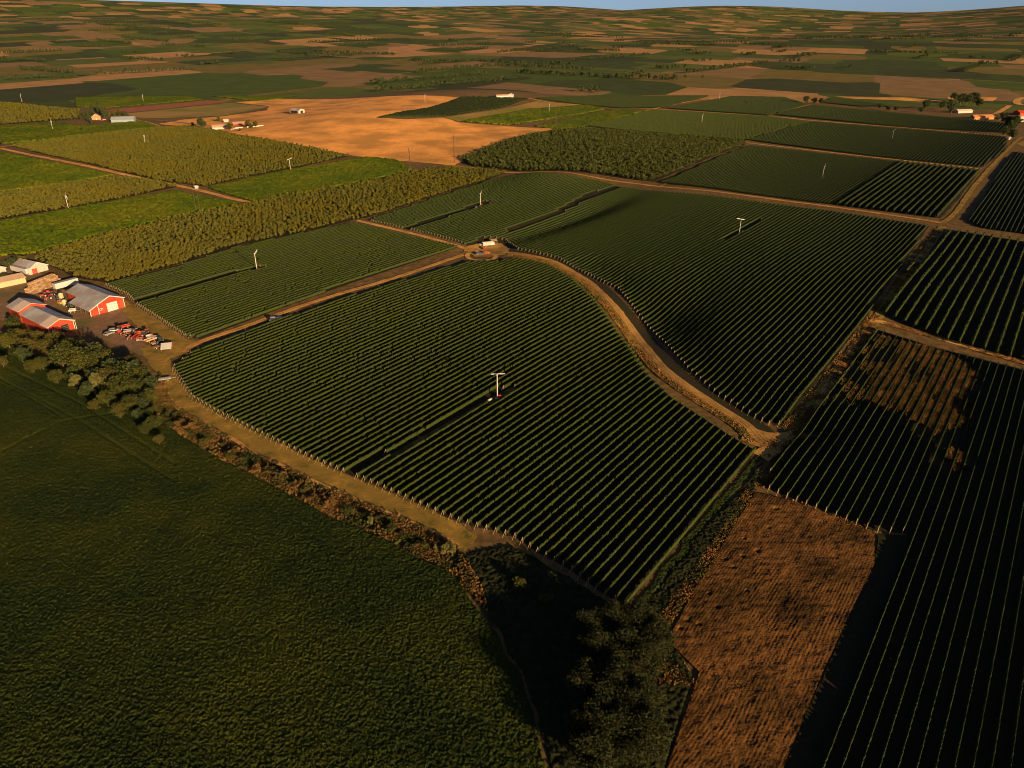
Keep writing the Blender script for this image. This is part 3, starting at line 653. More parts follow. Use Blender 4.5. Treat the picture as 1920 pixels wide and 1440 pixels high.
# ---- orchards
def orchard_pts(poly_px, sp_row, sp_tree, seed):
    P = WP(poly_px); A = np.array(P); r = np.random.default_rng(seed)
    u = A@U; v = A@V; gu = np.arange(u.min(), u.max(), sp_tree); gv = np.arange(v.min(), v.max(), sp_row)
    Ug, Vg = np.meshgrid(gu, gv); Ug = Ug+(r.random(Ug.shape)-.5)*sp_tree*.5; Vg = Vg+(r.random(Ug.shape)-.5)*.7
    x = Ug*U[0]+Vg*V[0]; y = Ug*U[1]+Vg*V[1]; k = inside(x, y, P) & (r.random(x.shape) > .025)
    return np.stack([x[k], y[k]], 1)
def orchard_mesh(h, r, nl, ls, seed):
    rg = np.random.default_rng(seed); c, rad = crown_centres(h, r, 9, rg); rad *= 1.25
    Q, F = leaf_cloud(c, rad, nl, ls, rg); return Q, F
def orchard_mass(name, pts, variants, m, seed, smin=.8, smax=1.2, label=None):
    rg = np.random.default_rng(seed); VV = []; FF = []; n0 = 0
    k = rg.integers(0, len(variants), len(pts)); z = hh(pts[:, 0], pts[:, 1]); ang = rg.random(len(pts))*6.28; sc = rg.uniform(smin, smax, len(pts))
    for j, (Q, F) in enumerate(variants):
        s = np.where(k == j)[0]
        if not len(s): continue
        ca = np.cos(ang[s])[:, None]; sa = np.sin(ang[s])[:, None]; q = Q[None]*sc[s][:, None, None]
        x = q[..., 0]*ca-q[..., 1]*sa+pts[s, 0][:, None]; y = q[..., 0]*sa+q[..., 1]*ca+pts[s, 1][:, None]; zz = q[..., 2]+z[s][:, None]
        VV.append(np.stack([x, y, zz], -1).reshape(-1, 3)); m_ = len(Q)
        FF.append((F[None]+(np.arange(len(s))*m_)[:, None, None]).reshape(-1, 4)+n0); n0 += len(s)*m_
    link(name, npmesh(name, np.concatenate(VV), np.concatenate(FF), m), kind='stuff', label=label)
pts2 = orchard_pts(O2, 4.0, 3.0, 1)
dist = np.hypot(pts2[:, 0], pts2[:, 1]); order = np.argsort(dist); near_i = order[:300]; far_i = order[300:]
tm = []
for s in range(3):
    rg = np.random.default_rng(40+s); c, rad = crown_centres(3.3, 1.5, 12, rg); rad *= 1.1; Q, F = leaf_cloud(c, rad, 260, .30, rg)
    tb = MB(); tb.cyl((0, 0, -.2), (0, 0, 2.0), .12, .07, 6); tb.cyl((0, 0, 1.0), (.8, .3, 2.6), .06, .03, 5); tb.cyl((0, 0, 1.2), (-.7, .4, 2.6), .06, .03, 5)
    nv = len(Q); Vt = np.array(tb.v); q4 = np.array([f for f in tb.f if len(f) == 4])+nv
    me = npmesh('orchard_tree', np.concatenate([Q, Vt]), np.concatenate([F, q4]), mats=[M['orch'], M['bark']], mi=[0]*len(F)+[1]*len(q4)); tm.append(me)
for i in near_i:
    x, y = pts2[i]
    link('orchard_tree', random.choice(tm), None, (x, y, float(hh(x, y))), random.uniform(0, 6.28), 'bushy olive green orchard tree in the end of the band nearest the barns', 'tree', 'orchard trees behind the barns', scale=random.uniform(.85, 1.2))
OV = [orchard_mesh(3.3, 1.45, 80, .52, 50+s) for s in range(4)]
orchard_mass('orchard_trees', np.concatenate([pts2[far_i], orchard_pts(O1, 4.0, 3.0, 2), orchard_pts(O4, 4.0, 2.8, 4), orchard_pts(O5, 6, 5, 5)]), OV, M['orch'], 3, label='olive green orchard blocks behind the barns and in the upper left')
OV3 = [orchard_mesh(4.6, 2.2, 100, .7, 60+s) for s in range(4)]
orchard_mass('dark_orchard_trees', orchard_pts(O3, 5.0, 4.6, 6), OV3, M['orch2'], 7, label='dark green orchard block right of the dry stubble hill')

# ------------------------------------------------------------------ tufts and weeds
def tufts(name, xy, size, m, label, seed=1, blades=3):
    rg = np.random.default_rng(seed); n = len(xy); xy = np.repeat(xy, blades, 0); N = len(xy)
    xy = xy+rg.normal(size=(N, 2))*size*.35; z = hh(xy[:, 0], xy[:, 1])+.1; a = rg.random(N)*6.28; s = size*rg.uniform(.5, 1.3, N)
    dx = np.cos(a)*s*.45; dy = np.sin(a)*s*.45; tx = rg.normal(size=N)*s*.35; ty = rg.normal(size=N)*s*.35
    p0 = np.stack([xy[:, 0]-dx, xy[:, 1]-dy, z], 1); p1 = np.stack([xy[:, 0]+dx, xy[:, 1]+dy, z], 1)
    p2 = np.stack([xy[:, 0]+tx+dx*.5, xy[:, 1]+ty+dy*.5, z+s], 1); p3 = np.stack([xy[:, 0]+tx-dx*.5, xy[:, 1]+ty-dy*.5, z+s*.8], 1)
    link(name, npmesh(name, np.stack([p0, p1, p2, p3], 1).reshape(-1, 3), np.arange(N*4).reshape(-1, 4), m), kind='stuff', label=label)
# weeds between the thin rows on the right
def gaps(x, y, r_): 
    v = (x*V[0]+y*V[1]-.3)/2.9; f = v-np.floor(v)
    return (np.abs(f-.5) < .34) & (vnoise((x*U[0]+y*U[1])/4.5, v*2.9, 2.9, 31)*.9+vnoise(x, y, 14, 32)*.8 > r_*1.5-.55)
tufts('dry_weeds', scatter(PATCH, 30, 3, fn=gaps), .42, M['weedgap'], 'orange dry weeds standing between the thin vine rows', 3)
thin = lambda k: (lambda x, y, r_: r_ < np.clip(k+.9*vnoise(x, y, 5, 40), 0, 1))
tufts('roadside_weeds', np.concatenate([scatter(ribbon(ROADPX, -2.6, 6.2), 5, 4, True, thin(.8)), scatter(ribbon([(1765,430),(1700,522),(1640,604),(1570,700),(1500,795),(1440,860)], 1.0, 4.5), 4, 5, True, thin(.5)),
   scatter(ribbon([(1638,600),(1612,640),(1580,680),(1552,725),(1500,800),(1450,870),(1420,912)], 2.4, 1.0), 7, 6, True, thin(.7)), scatter(ribbon([(1636,600),(1700,617),(1780,640),(1860,664),(1960,692),(2100,735)], 2.6, 2.4), 5, 7, True, thin(.6))]),
   .42, M['weed'], 'dry tan and olive weeds along the dirt roads', 5)
DITCH = RIDGE+[(900,1100),(915,1150),(860,1087),(819,1057),(772,1039),(733,1017),(690,997),(630,974),(575,943),(478,891),(425,867),(350,822),(300,789),(280,765)]
tufts('ditch_weeds', scatter(DITCH, 7, 8, fn=thin(.75)), .75, M['weedred'], 'reddish brown weeds filling the ditch beside the alfalfa', 6)
tufts('field_edge_weeds', np.concatenate([scatter(ribbon([(1410,918),(1370,985),(1320,1060),(1275,1120),(1240,1170)], 2.2, 1.6), 7, 9, True, thin(.6)), scatter(ribbon([(1415,922),(1480,940),(1560,970),(1640,1002)], 1.2), 6, 10, True, thin(.5)), scatter(ribbon([(1250,1180),(1200,1250),(1240,1262),(1330,1268),(1390,1300)], 3.5), 6, 12, True, thin(.6))]), .42, M['weed'], 'orange weeds along the edge of the brown tilled field', 7)
for i in range(26):
    t = i/25; k = int(t*8); pts = [(318,785),(370,818),(430,852),(490,882),(560,915),(640,952),(700,978),(760,1008),(820,1035),(870,1075)]
    a = pts[k]; b = pts[k+1]; f = t*8-k; x = a[0]+(b[0]-a[0])*f+random.uniform(-14, 14); y = a[1]+(b[1]-a[1])*f+random.uniform(-6, 9)
    kd = random.choice(['drybush', 'shrub', 'drybush'])
    tree(kd, x, y, random.uniform(1.5, 2.9), 'reddish brown dry bush in the ditch beside the alfalfa' if kd == 'drybush' else 'small dark green shrub in the ditch beside the alfalfa', 'shrub', 'shrub', 'ditch shrubs', wide=1.2)
tree('yellowshrub', 842, 1036, 3.2, 'round pale yellow shrub at the end of the grassy track', 'shrub', 'shrub', wide=1.1)
tree('yellowshrub', 696, 985, 3.4, 'slim yellow green sapling in the ditch by the track', 'shrub', 'shrub', wide=.45)
tree('yellowshrub', 817, 1034, 2.4, 'small yellow green sapling left of the round pale shrub', 'shrub', 'shrub', wide=.4)
tree('shrub', 975, 1105, 3.4, 'isolated green shrub in deep shade below the vine row ends', 'shrub', 'shrub', wide=1.0)
tree('shrub', 1022, 1132, 2.6, 'low green shrub in deep shade nearest the big trees', 'shrub', 'shrub', wide=1.2)
# near trees, bottom centre
GROVE = [(1100,1188,8,'its leftmost'),(1150,1178,9,'at its upper left'),(1195,1184,9.5,'at its upper right'),(1228,1215,9,'its rightmost'),(1168,1228,9,'in its middle'),(1118,1236,9,'left of its middle'),(1208,1252,8.5,'at its lower right'),(1152,1276,9,'at its lower middle'),(1090,1282,9,'at its lower left')]
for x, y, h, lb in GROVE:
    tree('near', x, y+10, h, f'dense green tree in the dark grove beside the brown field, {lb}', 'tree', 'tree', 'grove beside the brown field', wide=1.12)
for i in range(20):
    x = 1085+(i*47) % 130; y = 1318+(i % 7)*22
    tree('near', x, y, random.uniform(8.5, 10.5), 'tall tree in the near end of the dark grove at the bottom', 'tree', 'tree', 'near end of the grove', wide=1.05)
# farm trees, left
FT = [('big',20,655,9),('big',55,662,9.5),('big',92,668,9),('big',30,622,8),('big',128,690,12),('big',8,690,7),('big',65,700,7),('big',160,700,13),('big',195,694,13.5),('pale',190,735,9),('big',165,745,8),('big',225,712,13),('big',255,716,9),('big',232,748,10),('big',262,742,9),('big',205,765,8.5),('big',282,735,8),('pale',146,728,7),('big',276,772,6.5),('big',292,805,6),('big',262,790,6),('big',110,720,6.5),('big',300,835,4.5),('big',-25,640,9),('big',-45,690,9),('big',38,644,9),('big',75,645,8.5),('big',110,655,9),('big',142,672,10),('big',176,708,9),('big',210,730,10),('big',240,735,10.5),('big',218,700,10),('big',246,700,9.5),('big',268,722,9),('big',50,680,8),('big',82,695,8),('big',138,712,8),('big',182,722,9),('big',284,760,7.5),('big',250,770,8),('big',180,770,6),('big',228,785,6.5),('big',288,785,6),('big',275,815,5),('big',120,690,9),('big',150,690,9),
      ('dark',22,506,9),('dark',-10,510,9),('big',45,498,7),('dark',8,530,7)]
for i, (k, x, y, h) in enumerate(FT):
    k = random.choice(['big', 'big', 'olive', 'dark']) if k == 'big' and y > 600 else k
    tree(k, x, y, h*random.uniform(.85, 1.1), ('pale feathery tree in the shelterbelt below the farmyard' if k == 'pale' else ('dark tree behind the yellow shed' if y < 540 else 'green broad leaved tree in the shelterbelt between the alfalfa and the farmyard')), 'tree', 'tree', 'trees behind the yellow shed' if y < 540 else 'shelterbelt trees below the farmyard')
# upper-left farmstead
for x, y, h in [(152,224,12),(160,220,15),(168,223,14),(175,216,16),(188,214,17),(196,220,17),(184,208,15),(166,228,11),(172,232,9)]:
    tree('conifer', x, y, h, 'dark conifer clustered round the orange farmhouse', 'conifer_tree', 'tree', 'conifers round the orange farmhouse')
for x, y, h in [(205,218,8),(215,217,8),(225,216,9),(234,217,8)]:
    tree('mid', x, y, h, 'low dark tree behind the blue grey shed', 'tree', 'tree', 'trees behind the blue grey shed')
tree('dark', 380, 242, 17, 'tall dark tree beside the low white farmhouse')
tree('mid', 431, 243, 9, 'round bright green tree right of the low white farmhouse')
for x, y, h in [(362,238,6),(410,228,7),(465,238,9),(480,238,8),(472,240,6),(450,246,4)]:
    tree('mid', x, y, h, 'small green tree near the low white farmhouse', 'tree', 'tree', 'small trees near the low white farmhouse')
# upper-right trees
for x, y, h, k in [(1778,208,24,'poplar'),(1783,212,26,'poplar'),(1800,196,20,'dark'),(1812,196,22,'dark'),(1826,196,22,'dark'),(1835,202,17,'dark'),(1790,190,18,'dark'),(1765,205,14,'dark'),(1650,205,11,'dark'),(1665,209,11,'dark'),(1680,209,10,'dark'),(1735,205,16,'dark'),(1725,212,10,'dark'),(1510,194,14,'dark'),(1525,195,13,'dark'),(1538,196,12,'dark'),(1885,238,18,'dark'),(1893,250,20,'dark'),(1900,240,18,'dark'),(1880,228,14,'dark'),(1895,262,14,'dark'),(1870,226,7,'mid'),(1880,255,13,'dark')]:
    tree(k, x, y, h, 'tall slim poplar left of the pale house' if k == 'poplar' else ('dark tree at the junction above the right hand road' if x > 1865 else ('dark tree near the top roadside' if x < 1600 else 'dark tree standing behind the houses at the upper right')), 'tree', 'tree', 'poplars left of the pale house' if k == 'poplar' else ('junction trees' if x > 1865 else ('roadside trees' if x < 1600 else 'trees behind the upper right houses')))
# far trees beyond the photographed fields
rg = np.random.default_rng(77); lines = []
for i in range(110):
    c = np.array([rg.uniform(-3500, 3500), rg.uniform(1560, 7000)]); d = U if rg.random() < .5 else V; n = rg.integers(15, 60)
    lines.append(c+np.outer(np.arange(n)*rg.uniform(7, 11), d)+rg.normal(size=(n, 2))*2)
for i in range(90):
    c = np.array([rg.uniform(-3200, 3200), rg.uniform(1560, 6000)]); lines.append(c+rg.normal(size=(rg.integers(6, 20), 2))*22)
TV = [orchard_mesh(11, 5, 60, 1.7, 70+s) for s in range(3)]
orchard_mass('distant_trees', np.concatenate(lines), TV, M['leafdark'], 9, .7, 1.3, 'far tree lines on the plain towards the horizon')

# ------------------------------------------------------------------ wind machines
def wind_machine(px, py, hubh, faz, broll, label, tank=None, tankpx=None, engine=True):
    p = [float(q) for q in W(px, py)]
    t = thing('wind_machine', label, 'wind machine', p, 0, 'vineyard wind machines')
    m = MB(); m.cyl((0, 0, 0), (0, 0, hubh-.15), .26, .17, 10); m.box((0, 0, .1), (1.6, 1.6, .35))
    link('tower', m.mesh('tower', M['white'], True), t)
    h = thing_part('hub', t, (0, 0, hubh), R(-faz))
    m = MB(); m.box((0, .1, 0), (.42, .95, .48)); m.cyl((0, .55, 0), (0, .85, 0), .16, .10, 8)
    h.data = m.mesh('hub', M['white'], bevel=.06)
    for sgn in (0, 1):
        m = MB(); n = 6; vs = []
        for i in range(n+1):
            r_ = .15+2.75*i/n; ch = .19+.13*math.sin(math.pi*min(1, i/n*.9+.15)); tw = R(32-26*i/n)
            for c_ in (-ch, ch):
                for th in (-.03, .03):
                    vs.append((c_*math.cos(tw)+th*math.sin(tw), .78+c_*math.sin(tw)*.8+th, r_))
        fs = []
        for i in range(n):
            a = i*4; b = a+4; fs += [(a, a+1, b+1, b), (a+2, b+2, b+3, a+3), (a, b, b+2, a+2), (a+1, a+3, b+3, b+1)]
        fs += [(0, 2, 3, 1), (n*4, n*4+1, n*4+3, n*4+2)]
        m.add(vs, fs); bl = link('blade', m.mesh('blade', M['white']), h); bl.rotation_euler = (0, R(broll)+math.pi*sgn, 0)
    if engine:
        m = MB(); m.box((.9, .2, .75), (1.3, .8, 1.0)); m.box((.9, .2, 1.35), (.9, .6, .25)); link('engine', m.mesh('engine', M['redpaint'], bevel=.05), t)
    if tankpx is not None:
        q = [float(c) for c in W(*tankpx)]
        tk = thing('fuel_tank', 'white cylindrical fuel tank lying beside '+tank, 'tank', q, R(-36), 'wind machine fuel tanks')
        m = MB(); m.cyl((0, -1.15, .95), (0, 1.15, .95), .48, .48, 14); m.cyl((0, 1.15, .95), (0, 1.38, .95), .48, .2, 14); m.cyl((0, -1.38, .95), (0, -1.15, .95), .2, .48, 14)
        link('vessel', m.mesh('vessel', M['white'], True), tk)
        for yy in (-.8, .8):
            m = MB(); m.box((0, yy, .28), (.7, .12, .6)); link('leg', m.mesh('leg', M['steel']), tk)
    return t
def thing_part(name, parent, loc, rz):
    me = bpy.data.meshes.new(name); return link(name, me, parent, loc, rz)
wind_machine(932.5, 747, 10, 20, 78, 'white wind machine standing in the bare strip of the large central vineyard block', 'the wind machine of the central vineyard block', (918, 754))
wind_machine(482, 507, 10, 30, 38, 'white wind machine in the vineyard between the red barn and the turning area', 'the wind machine left of the turning area', (474, 511))
wind_machine(1386, 439, 10, -10, 102, 'white wind machine on the slope beyond the curving dirt road', 'the wind machine on the slope', (1393, 436))
wind_machine(900.8, 385.5, 9.5, 60, 25, 'white wind machine just below the olive orchard band', 'the wind machine below the orchard band', (893, 391))
wind_machine(1542, 333, 10, 75, 5, 'white wind machine at the edge of the hedge row block, upper right')
wind_machine(544.8, 318.5, 10, 0, 68, 'white wind machine between the large olive orchard and the green field')
wind_machine(129, 393.5, 10.5, 80, 10, 'white wind machine in the small golden orchard at the left edge')
wind_machine(1672.6, 261.5, 10.5, 55, 40, 'white wind machine right under the white road in the upper right vineyard')
wind_machine(1315.7, 231.5, 10.5, 80, 8, 'white wind machine in the vineyard above the dark orchard')
wind_machine(1029.5, 210, 11, 70, 155, 'white wind machine in the green field right of the stubble hill', 'the wind machine in the green field', (1033, 208.5))
wind_machine(273, 272, 10, 80, 0, 'white wind machine inside the large olive orchard')
wind_machine(99, 243, 11, 85, 175, 'white wind machine in the green field at the upper left')
wind_machine(269, 190.5, 11, 80, 170, 'white wind machine at the top of the picture above the reddish plowed field')
wind_machine(797, 192, 11, 80, 5, 'white wind machine behind the stubble hill at the top')
wind_machine(1348.5, 188.5, 11, 80, 5, 'white wind machine near the top edge, right of the pale road')
wind_machine(41, 190, 11, 60, 160, 'white wind machine in the top left corner')

# ------------------------------------------------------------------ utility poles and pylons
def pole_frame(px, py, n, h, label, gap=5.0, az=36, arms=1):
    p = [float(q) for q in W(px, py)]; t = thing('power_line_frame' if n > 1 else 'utility_pole', label, 'power pole', p, R(-az))
    for i in range(n):
        x = (i-(n-1)/2)*gap; m = MB(); m.cyl((x, 0, -.3), (x, 0, h), .18, .12, 7); link('pole', m.mesh('pole', M['pole']), t)
    if n > 1:
        for k, z in enumerate((h-2.0, h*.28)):
            if k and n < 3: continue
            m = MB(); m.box((0, .2, z), ((n-1)*gap+(3 if not k else 0), .22, .28)); link('crossarm', m.mesh('crossarm', M['pole']), t)
    else:
        m = MB(); m.box((0, .12, h-.6), (2.4, .12, .16)); link('crossarm', m.mesh('crossarm', M['pole']), t)
pole_frame(769, 321, 3, 21, 'three legged wooden power frame below the stubble hill', 5.6, 80)
pole_frame(852, 305, 2, 27, 'tall two legged wooden power frame at the corner of the dark orchard', 6, 80)
pole_frame(373, 401, 2, 18, 'two legged wooden power frame at the edge of the green field and orchard band', 5.5, 36)
pole_frame(215.5, 441, 1, 10, 'single wooden pole at the near edge of the left green field')
pole_frame(673.5, 343, 1, 9, 'single wooden pole between the green field and the orchard band')
pole_frame(204.5, 252.5, 1, 9, 'single pale pole beside the road above the large olive orchard')
pole_frame(10, 272, 1, 10, 'single pole in the green field by the left edge')
pole_frame(1042, 236, 2, 22, 'two legged power frame in front of the green field at the top centre', 6, 80)
pole_frame(1889, 258, 1, 11, 'single pole beside the small pump shed at the upper right junction')
pole_frame(1903, 262, 1, 8, 'short pale pole at the upper right junction')

# ------------------------------------------------------------------ buildings
def gable(name, label, cat, c, rz, width, length, wall, ridge, mwall, mroof, over=.5, door=None, windows=(), trim=True, group=None, open_front=False):
    """front centre at c, local +y runs to the back"""
    t = thing(name, label, cat, c, rz, group); w2 = width/2
    m = MB(); m.prism([(-w2, 0), (w2, 0), (w2, wall), (0, ridge-.12), (-w2, wall)], 0, length); link('wall', m.mesh('wall', mwall), t)
    m = MB(); k = (ridge-wall)/w2; e = w2+over
    for sg in (-1, 1):
        m.add([(0, -over, ridge), (sg*e, -over, wall-k*over), (sg*e, length+over, wall-k*over), (0, length+over, ridge), (0, -over, ridge+.16), (sg*e, -over, wall-k*over+.16), (sg*e, length+over, wall-k*over+.16), (0, length+over, ridge+.16)],
              [(0, 1, 2, 3), (4, 5, 6, 7), (0, 1, 5, 4), (1, 2, 6, 5), (2, 3, 7, 6), (3, 0, 4, 7)])
    link('roof', m.mesh('roof', mroof), t)
    if trim:
        m = MB()
        for sg in (-1, 1):
            m.add([(0, -over-.06, ridge-.28), (sg*e, -over-.06, wall-k*over-.28), (sg*e, -over-.06, wall-k*over+.2), (0, -over-.06, ridge+.2), (0, -over-.005, ridge-.28), (sg*e, -over-.005, wall-k*over-.28), (sg*e, -over-.005, wall-k*over+.2), (0, -over-.005, ridge+.2)],
                  [(0, 1, 2, 3), (4, 5, 6, 7), (0, 1, 5, 4), (1, 2, 6, 5), (2, 3, 7, 6), (3, 0, 4, 7)])
            m.box((sg*(w2-.12), -.04, wall/2), (.3, .07, wall))
        link('trim', m.mesh('trim', M['white']), t)
    if door:
        x, dw, dh, dm = door; m = MB(); m.box((x, -.07, dh/2), (dw, .12, dh)); d = link('door', m.mesh('door', dm), t)
        m = MB()
        for i in range(1, 4): m.box((x, -.14, dh*i/4), (dw*.98, .03, .06))
        link('door_rib', m.mesh('door_rib', M['steel']), d)
    for (x, z, ww, wh) in windows:
        m = MB(); m.box((x, -.06, z), (ww, .1, wh)); f = link('window', m.mesh('window', M['white']), t)
        m = MB(); m.box((x, -.13, z), (ww*.6, .04, wh*.7)); link('pane', m.mesh('pane', M['glass']), f)
    return t
bz = lambda x, y: (x, y, float(hh(x, y))+.14)
RZ = R(53)
# main red barn
B = gable('barn', 'large red barn with grey metal roof, white trim and white roller door facing the yard', 'barn', bz(-198.1, 348.8), RZ, 13, 31, 5.2, 7.8, M['red'], M['roof'], door=(.4, 5.2, 4.3, M['white']))
m = MB(); m.prism([(-6.5, 0), (-6.5, 4.9), (-10.6, 3.1), (-10.6, 0)], .0, .35); m.box((-6.62, 10, 2.4), (.2, 20, 4.8)); link('lean_to_wall', m.mesh('lean_to_wall', M['red']), B)
m = MB(); m.add([(-6.5, -.5, 5.0), (-11.2, -.5, 2.95), (-11.2, 20, 2.95), (-6.5, 20, 5.0), (-6.5, -.5, 5.14), (-11.2, -.5, 3.09), (-11.2, 20, 3.09), (-6.5, 20, 5.14)], [(0, 1, 2, 3), (4, 5, 6, 7), (0, 1, 5, 4), (1, 2, 6, 5), (2, 3, 7, 6), (3, 0, 4, 7)])
link('lean_to_roof', m.mesh('lean_to_roof', M['roof']), B)
for yy in (4.5, 9.5, 14.5, 19.5):
    m = MB(); m.box((-10.8, yy, 1.45), (.25, .25, 2.9)); link('lean_to_post', m.mesh('lean_to_post', M['bark']), B)
m = MB(); m.add([(-6.5, -.58, 4.8), (-11.2, -.58, 2.75), (-11.2, -.58, 3.2), (-6.5, -.58, 5.25), (-6.5, -.52, 4.8), (-11.2, -.52, 2.75), (-11.2, -.52, 3.2), (-6.5, -.52, 5.25)], [(0, 1, 2, 3), (4, 5, 6, 7), (0, 1, 5, 4), (1, 2, 6, 5), (2, 3, 7, 6), (3, 0, 4, 7)]); m.box((-10.5, -.05, 1.5), (.35, .1, 3))
link('lean_to_trim', m.mesh('lean_to_trim', M['white']), B)
for x in (-5.6, -4.7):
    m = MB(); m.box((x, -.06, 2.2), (.7, .1, 1.0)); f = link('window', m.mesh('window', M['white']), B)
    m = MB(); m.box((x, -.13, 2.2), (.4, .04, .7)); link('pane', m.mesh('pane', M['glass']), f)
m = MB(); m.box((0, 34-2.8, 2.7), (4.2, .1, 4.2)); link('back_door', m.mesh('back_door', M['whitewall']), B)
# second red barn with a taller rear part
B2 = gable('barn', 'second red barn half hidden by trees, pale front roof and grey middle roof', 'barn', bz(-207.6, 320.6), RZ, 11.4, 28, 4.3, 6.7, M['red'], M['roof'], door=(1.5, 3.2, 3.2, M['dark']), windows=((-3.5, 2.2, 1.0, 1.0),))
m = MB()
for sg in (-1, 1):
    k = (6.7-4.3)/5.7; e = 6.5; m.add([(0, -1.2, 6.9), (sg*e, -1.2, 6.9-k*e), (sg*e, 6.2, 6.9-k*e), (0, 6.2, 6.9), (0, -1.2, 7.02), (sg*e, -1.2, 7.02-k*e), (sg*e, 6.2, 7.02-k*e), (0, 6.2, 7.02)], [(0, 1, 2, 3), (4, 5, 6, 7), (0, 1, 5, 4), (1, 2, 6, 5), (2, 3, 7, 6), (3, 0, 4, 7)])
link('front_roof', m.mesh('front_roof', M['roofpale']), B2)
m = MB(); m.prism([(-5.9, 0), (5.9, 0), (5.9, 5.6), (0, 7.9), (-5.9, 5.6)], 28.02, 40); link('rear_wall', m.mesh('rear_wall', M['red']), B2)
m = MB()
for sg in (-1, 1): m.add([(0, 27.2, 8.1), (sg*6.6, 27.2, 5.5), (sg*6.6, 34.6, 5.5), (0, 34.6, 8.1), (0, 27.2, 8.24), (sg*6.6, 27.2, 5.64), (sg*6.6, 34.6, 5.64), (0, 34.6, 8.24)], [(0, 1, 2, 3), (4, 5, 6, 7), (0, 1, 5, 4), (1, 2, 6, 5), (2, 3, 7, 6), (3, 0, 4, 7)])
link('rear_roof', m.mesh('rear_roof', M['roofpale']), B2)
m = MB()
for sg in (-1, 1): m.add([(0, 34.62, 8.1), (sg*6.6, 34.62, 5.5), (sg*6.6, 40.6, 5.5), (0, 40.6, 8.1), (0, 34.62, 8.24), (sg*6.6, 34.62, 5.64), (sg*6.6, 40.6, 5.64), (0, 40.6, 8.24)], [(0, 1, 2, 3), (4, 5, 6, 7), (0, 1, 5, 4), (1, 2, 6, 5), (2, 3, 7, 6), (3, 0, 4, 7)])
link('rear_roof', m.mesh('rear_roof', M['roof']), B2)
for x in (-5.9, 5.9):
    m = MB(); m.box((x, -1.0, 2.1), (.22, .22, 4.2)); link('porch_post', m.mesh('porch_post', M['white']), B2)
# white gable shed with red door
gable('shed', 'white gabled shed with a red door behind the long white trailer', 'shed', bz(-270.3, 411.6), R(62), 11, 15, 3.3, 6.2, M['whitewall'], M['roof'], door=(-2.2, 2.8, 2.9, M['red']))
gable('shed', 'long cream shed with a faded tan roof at the left edge of the yard', 'shed', bz(-270.5, 396.5), R(139), 9, 30, 3.0, 4.6, M['cream'], M['roofpink'])
gable('shed', 'small whitish shed at the left edge behind the cream shed', 'shed', bz(*WP([(2,512)])[0]), R(60), 6, 8, 2.6, 3.8, M['whitewall'], M['roofpale'])
def trailer(label, p0, p1, wdt, ht, group='white box trailers in the yard'):
    p0 = np.array(p0); p1 = np.array(p1); L = np.hypot(*(p1-p0)); a = math.atan2(p1[1]-p0[1], p1[0]-p0[0]); c = (p0+p1)/2
    t = thing('box_trailer', label, 'trailer', bz(float(c[0]), float(c[1])), a, group)
    m = MB(); m.box((0, 0, 1.1+(ht-1.1)/2), (L, wdt, ht-1.1)); link('box', m.mesh('box', M['white'], bevel=.05), t)
    m = MB(); m.box((0, 0, .95), (L*.95, .9, .25)); link('chassis', m.mesh('chassis', M['dark']), t)
    m = MB(); m.box((0, 0, ht+.05), (L*.985, wdt*.97, .06)); link('roof', m.mesh('roof', M['roof']), t)
    for x in (-L*.36, -L*.27):
        for s in (-1, 1):
            m = MB(); m.cyl((x, s*(wdt/2-.35), .5), (x, s*(wdt/2-.02), .5), .5, .5, 12); link('wheel', m.mesh('wheel', M['tyre']), t)
trailer('long white box trailer in front of the white gabled shed', (-286, 414.2), (-273, 407), 3.4, 3.8)
trailer('white box trailer parked behind the main red barn', (-243.4, 379.3), (-236.5, 389.6), 2.9, 4.0)
# fruit bins: stepped stack, each bin its own object
bm_ = MB(); L = 1.2
for sx in (-1, 1): bm_.box((sx*.58, 0, .42), (.05, 1.2, .62)); bm_.box((0, sx*.575, .42), (1.1, .05, .62))
bm_.box((0, 0, .13), (1.2, 1.2, .06)); 
for sx in (-.5, 0, .5): bm_.box((sx, 0, .05), (.1, 1.2, .1))
BIN = [bm_.mesh('fruit_bin', M['bin']), bm_.mesh('fruit_bin', M['binpale'])]
b0 = np.array([-254.2, 376.0]); du = np.array([.22, .975]); dv = np.array([-.975, .22])*1.0
nb = 0
for i in range(15):
    for j in range(5):
        top = [1, 3, 5, 6, 6][j] if i > 1 else [1, 1, 2, 3, 3][j]
        for k in range(top):
            if nb >= 300: continue
            if not (k == top-1 or j == 0 or k >= [1, 3, 5, 6, 6][j-1]-1 or i in (0, 14) or j == 4): continue
            p = b0+du*i*1.32+dv*(j-2)*1.32; nb += 1
            link('fruit_bin', random.choice(BIN), None, (p[0]+random.uniform(-.06, .06), p[1], float(hh(*p))+.14+k*.76), math.atan2(du[1], du[0])+random.uniform(-.04, .04), 'weathered wooden fruit bin in the big stepped stack beside the white trailer', 'fruit bin', 'stacked fruit bins in the yard')
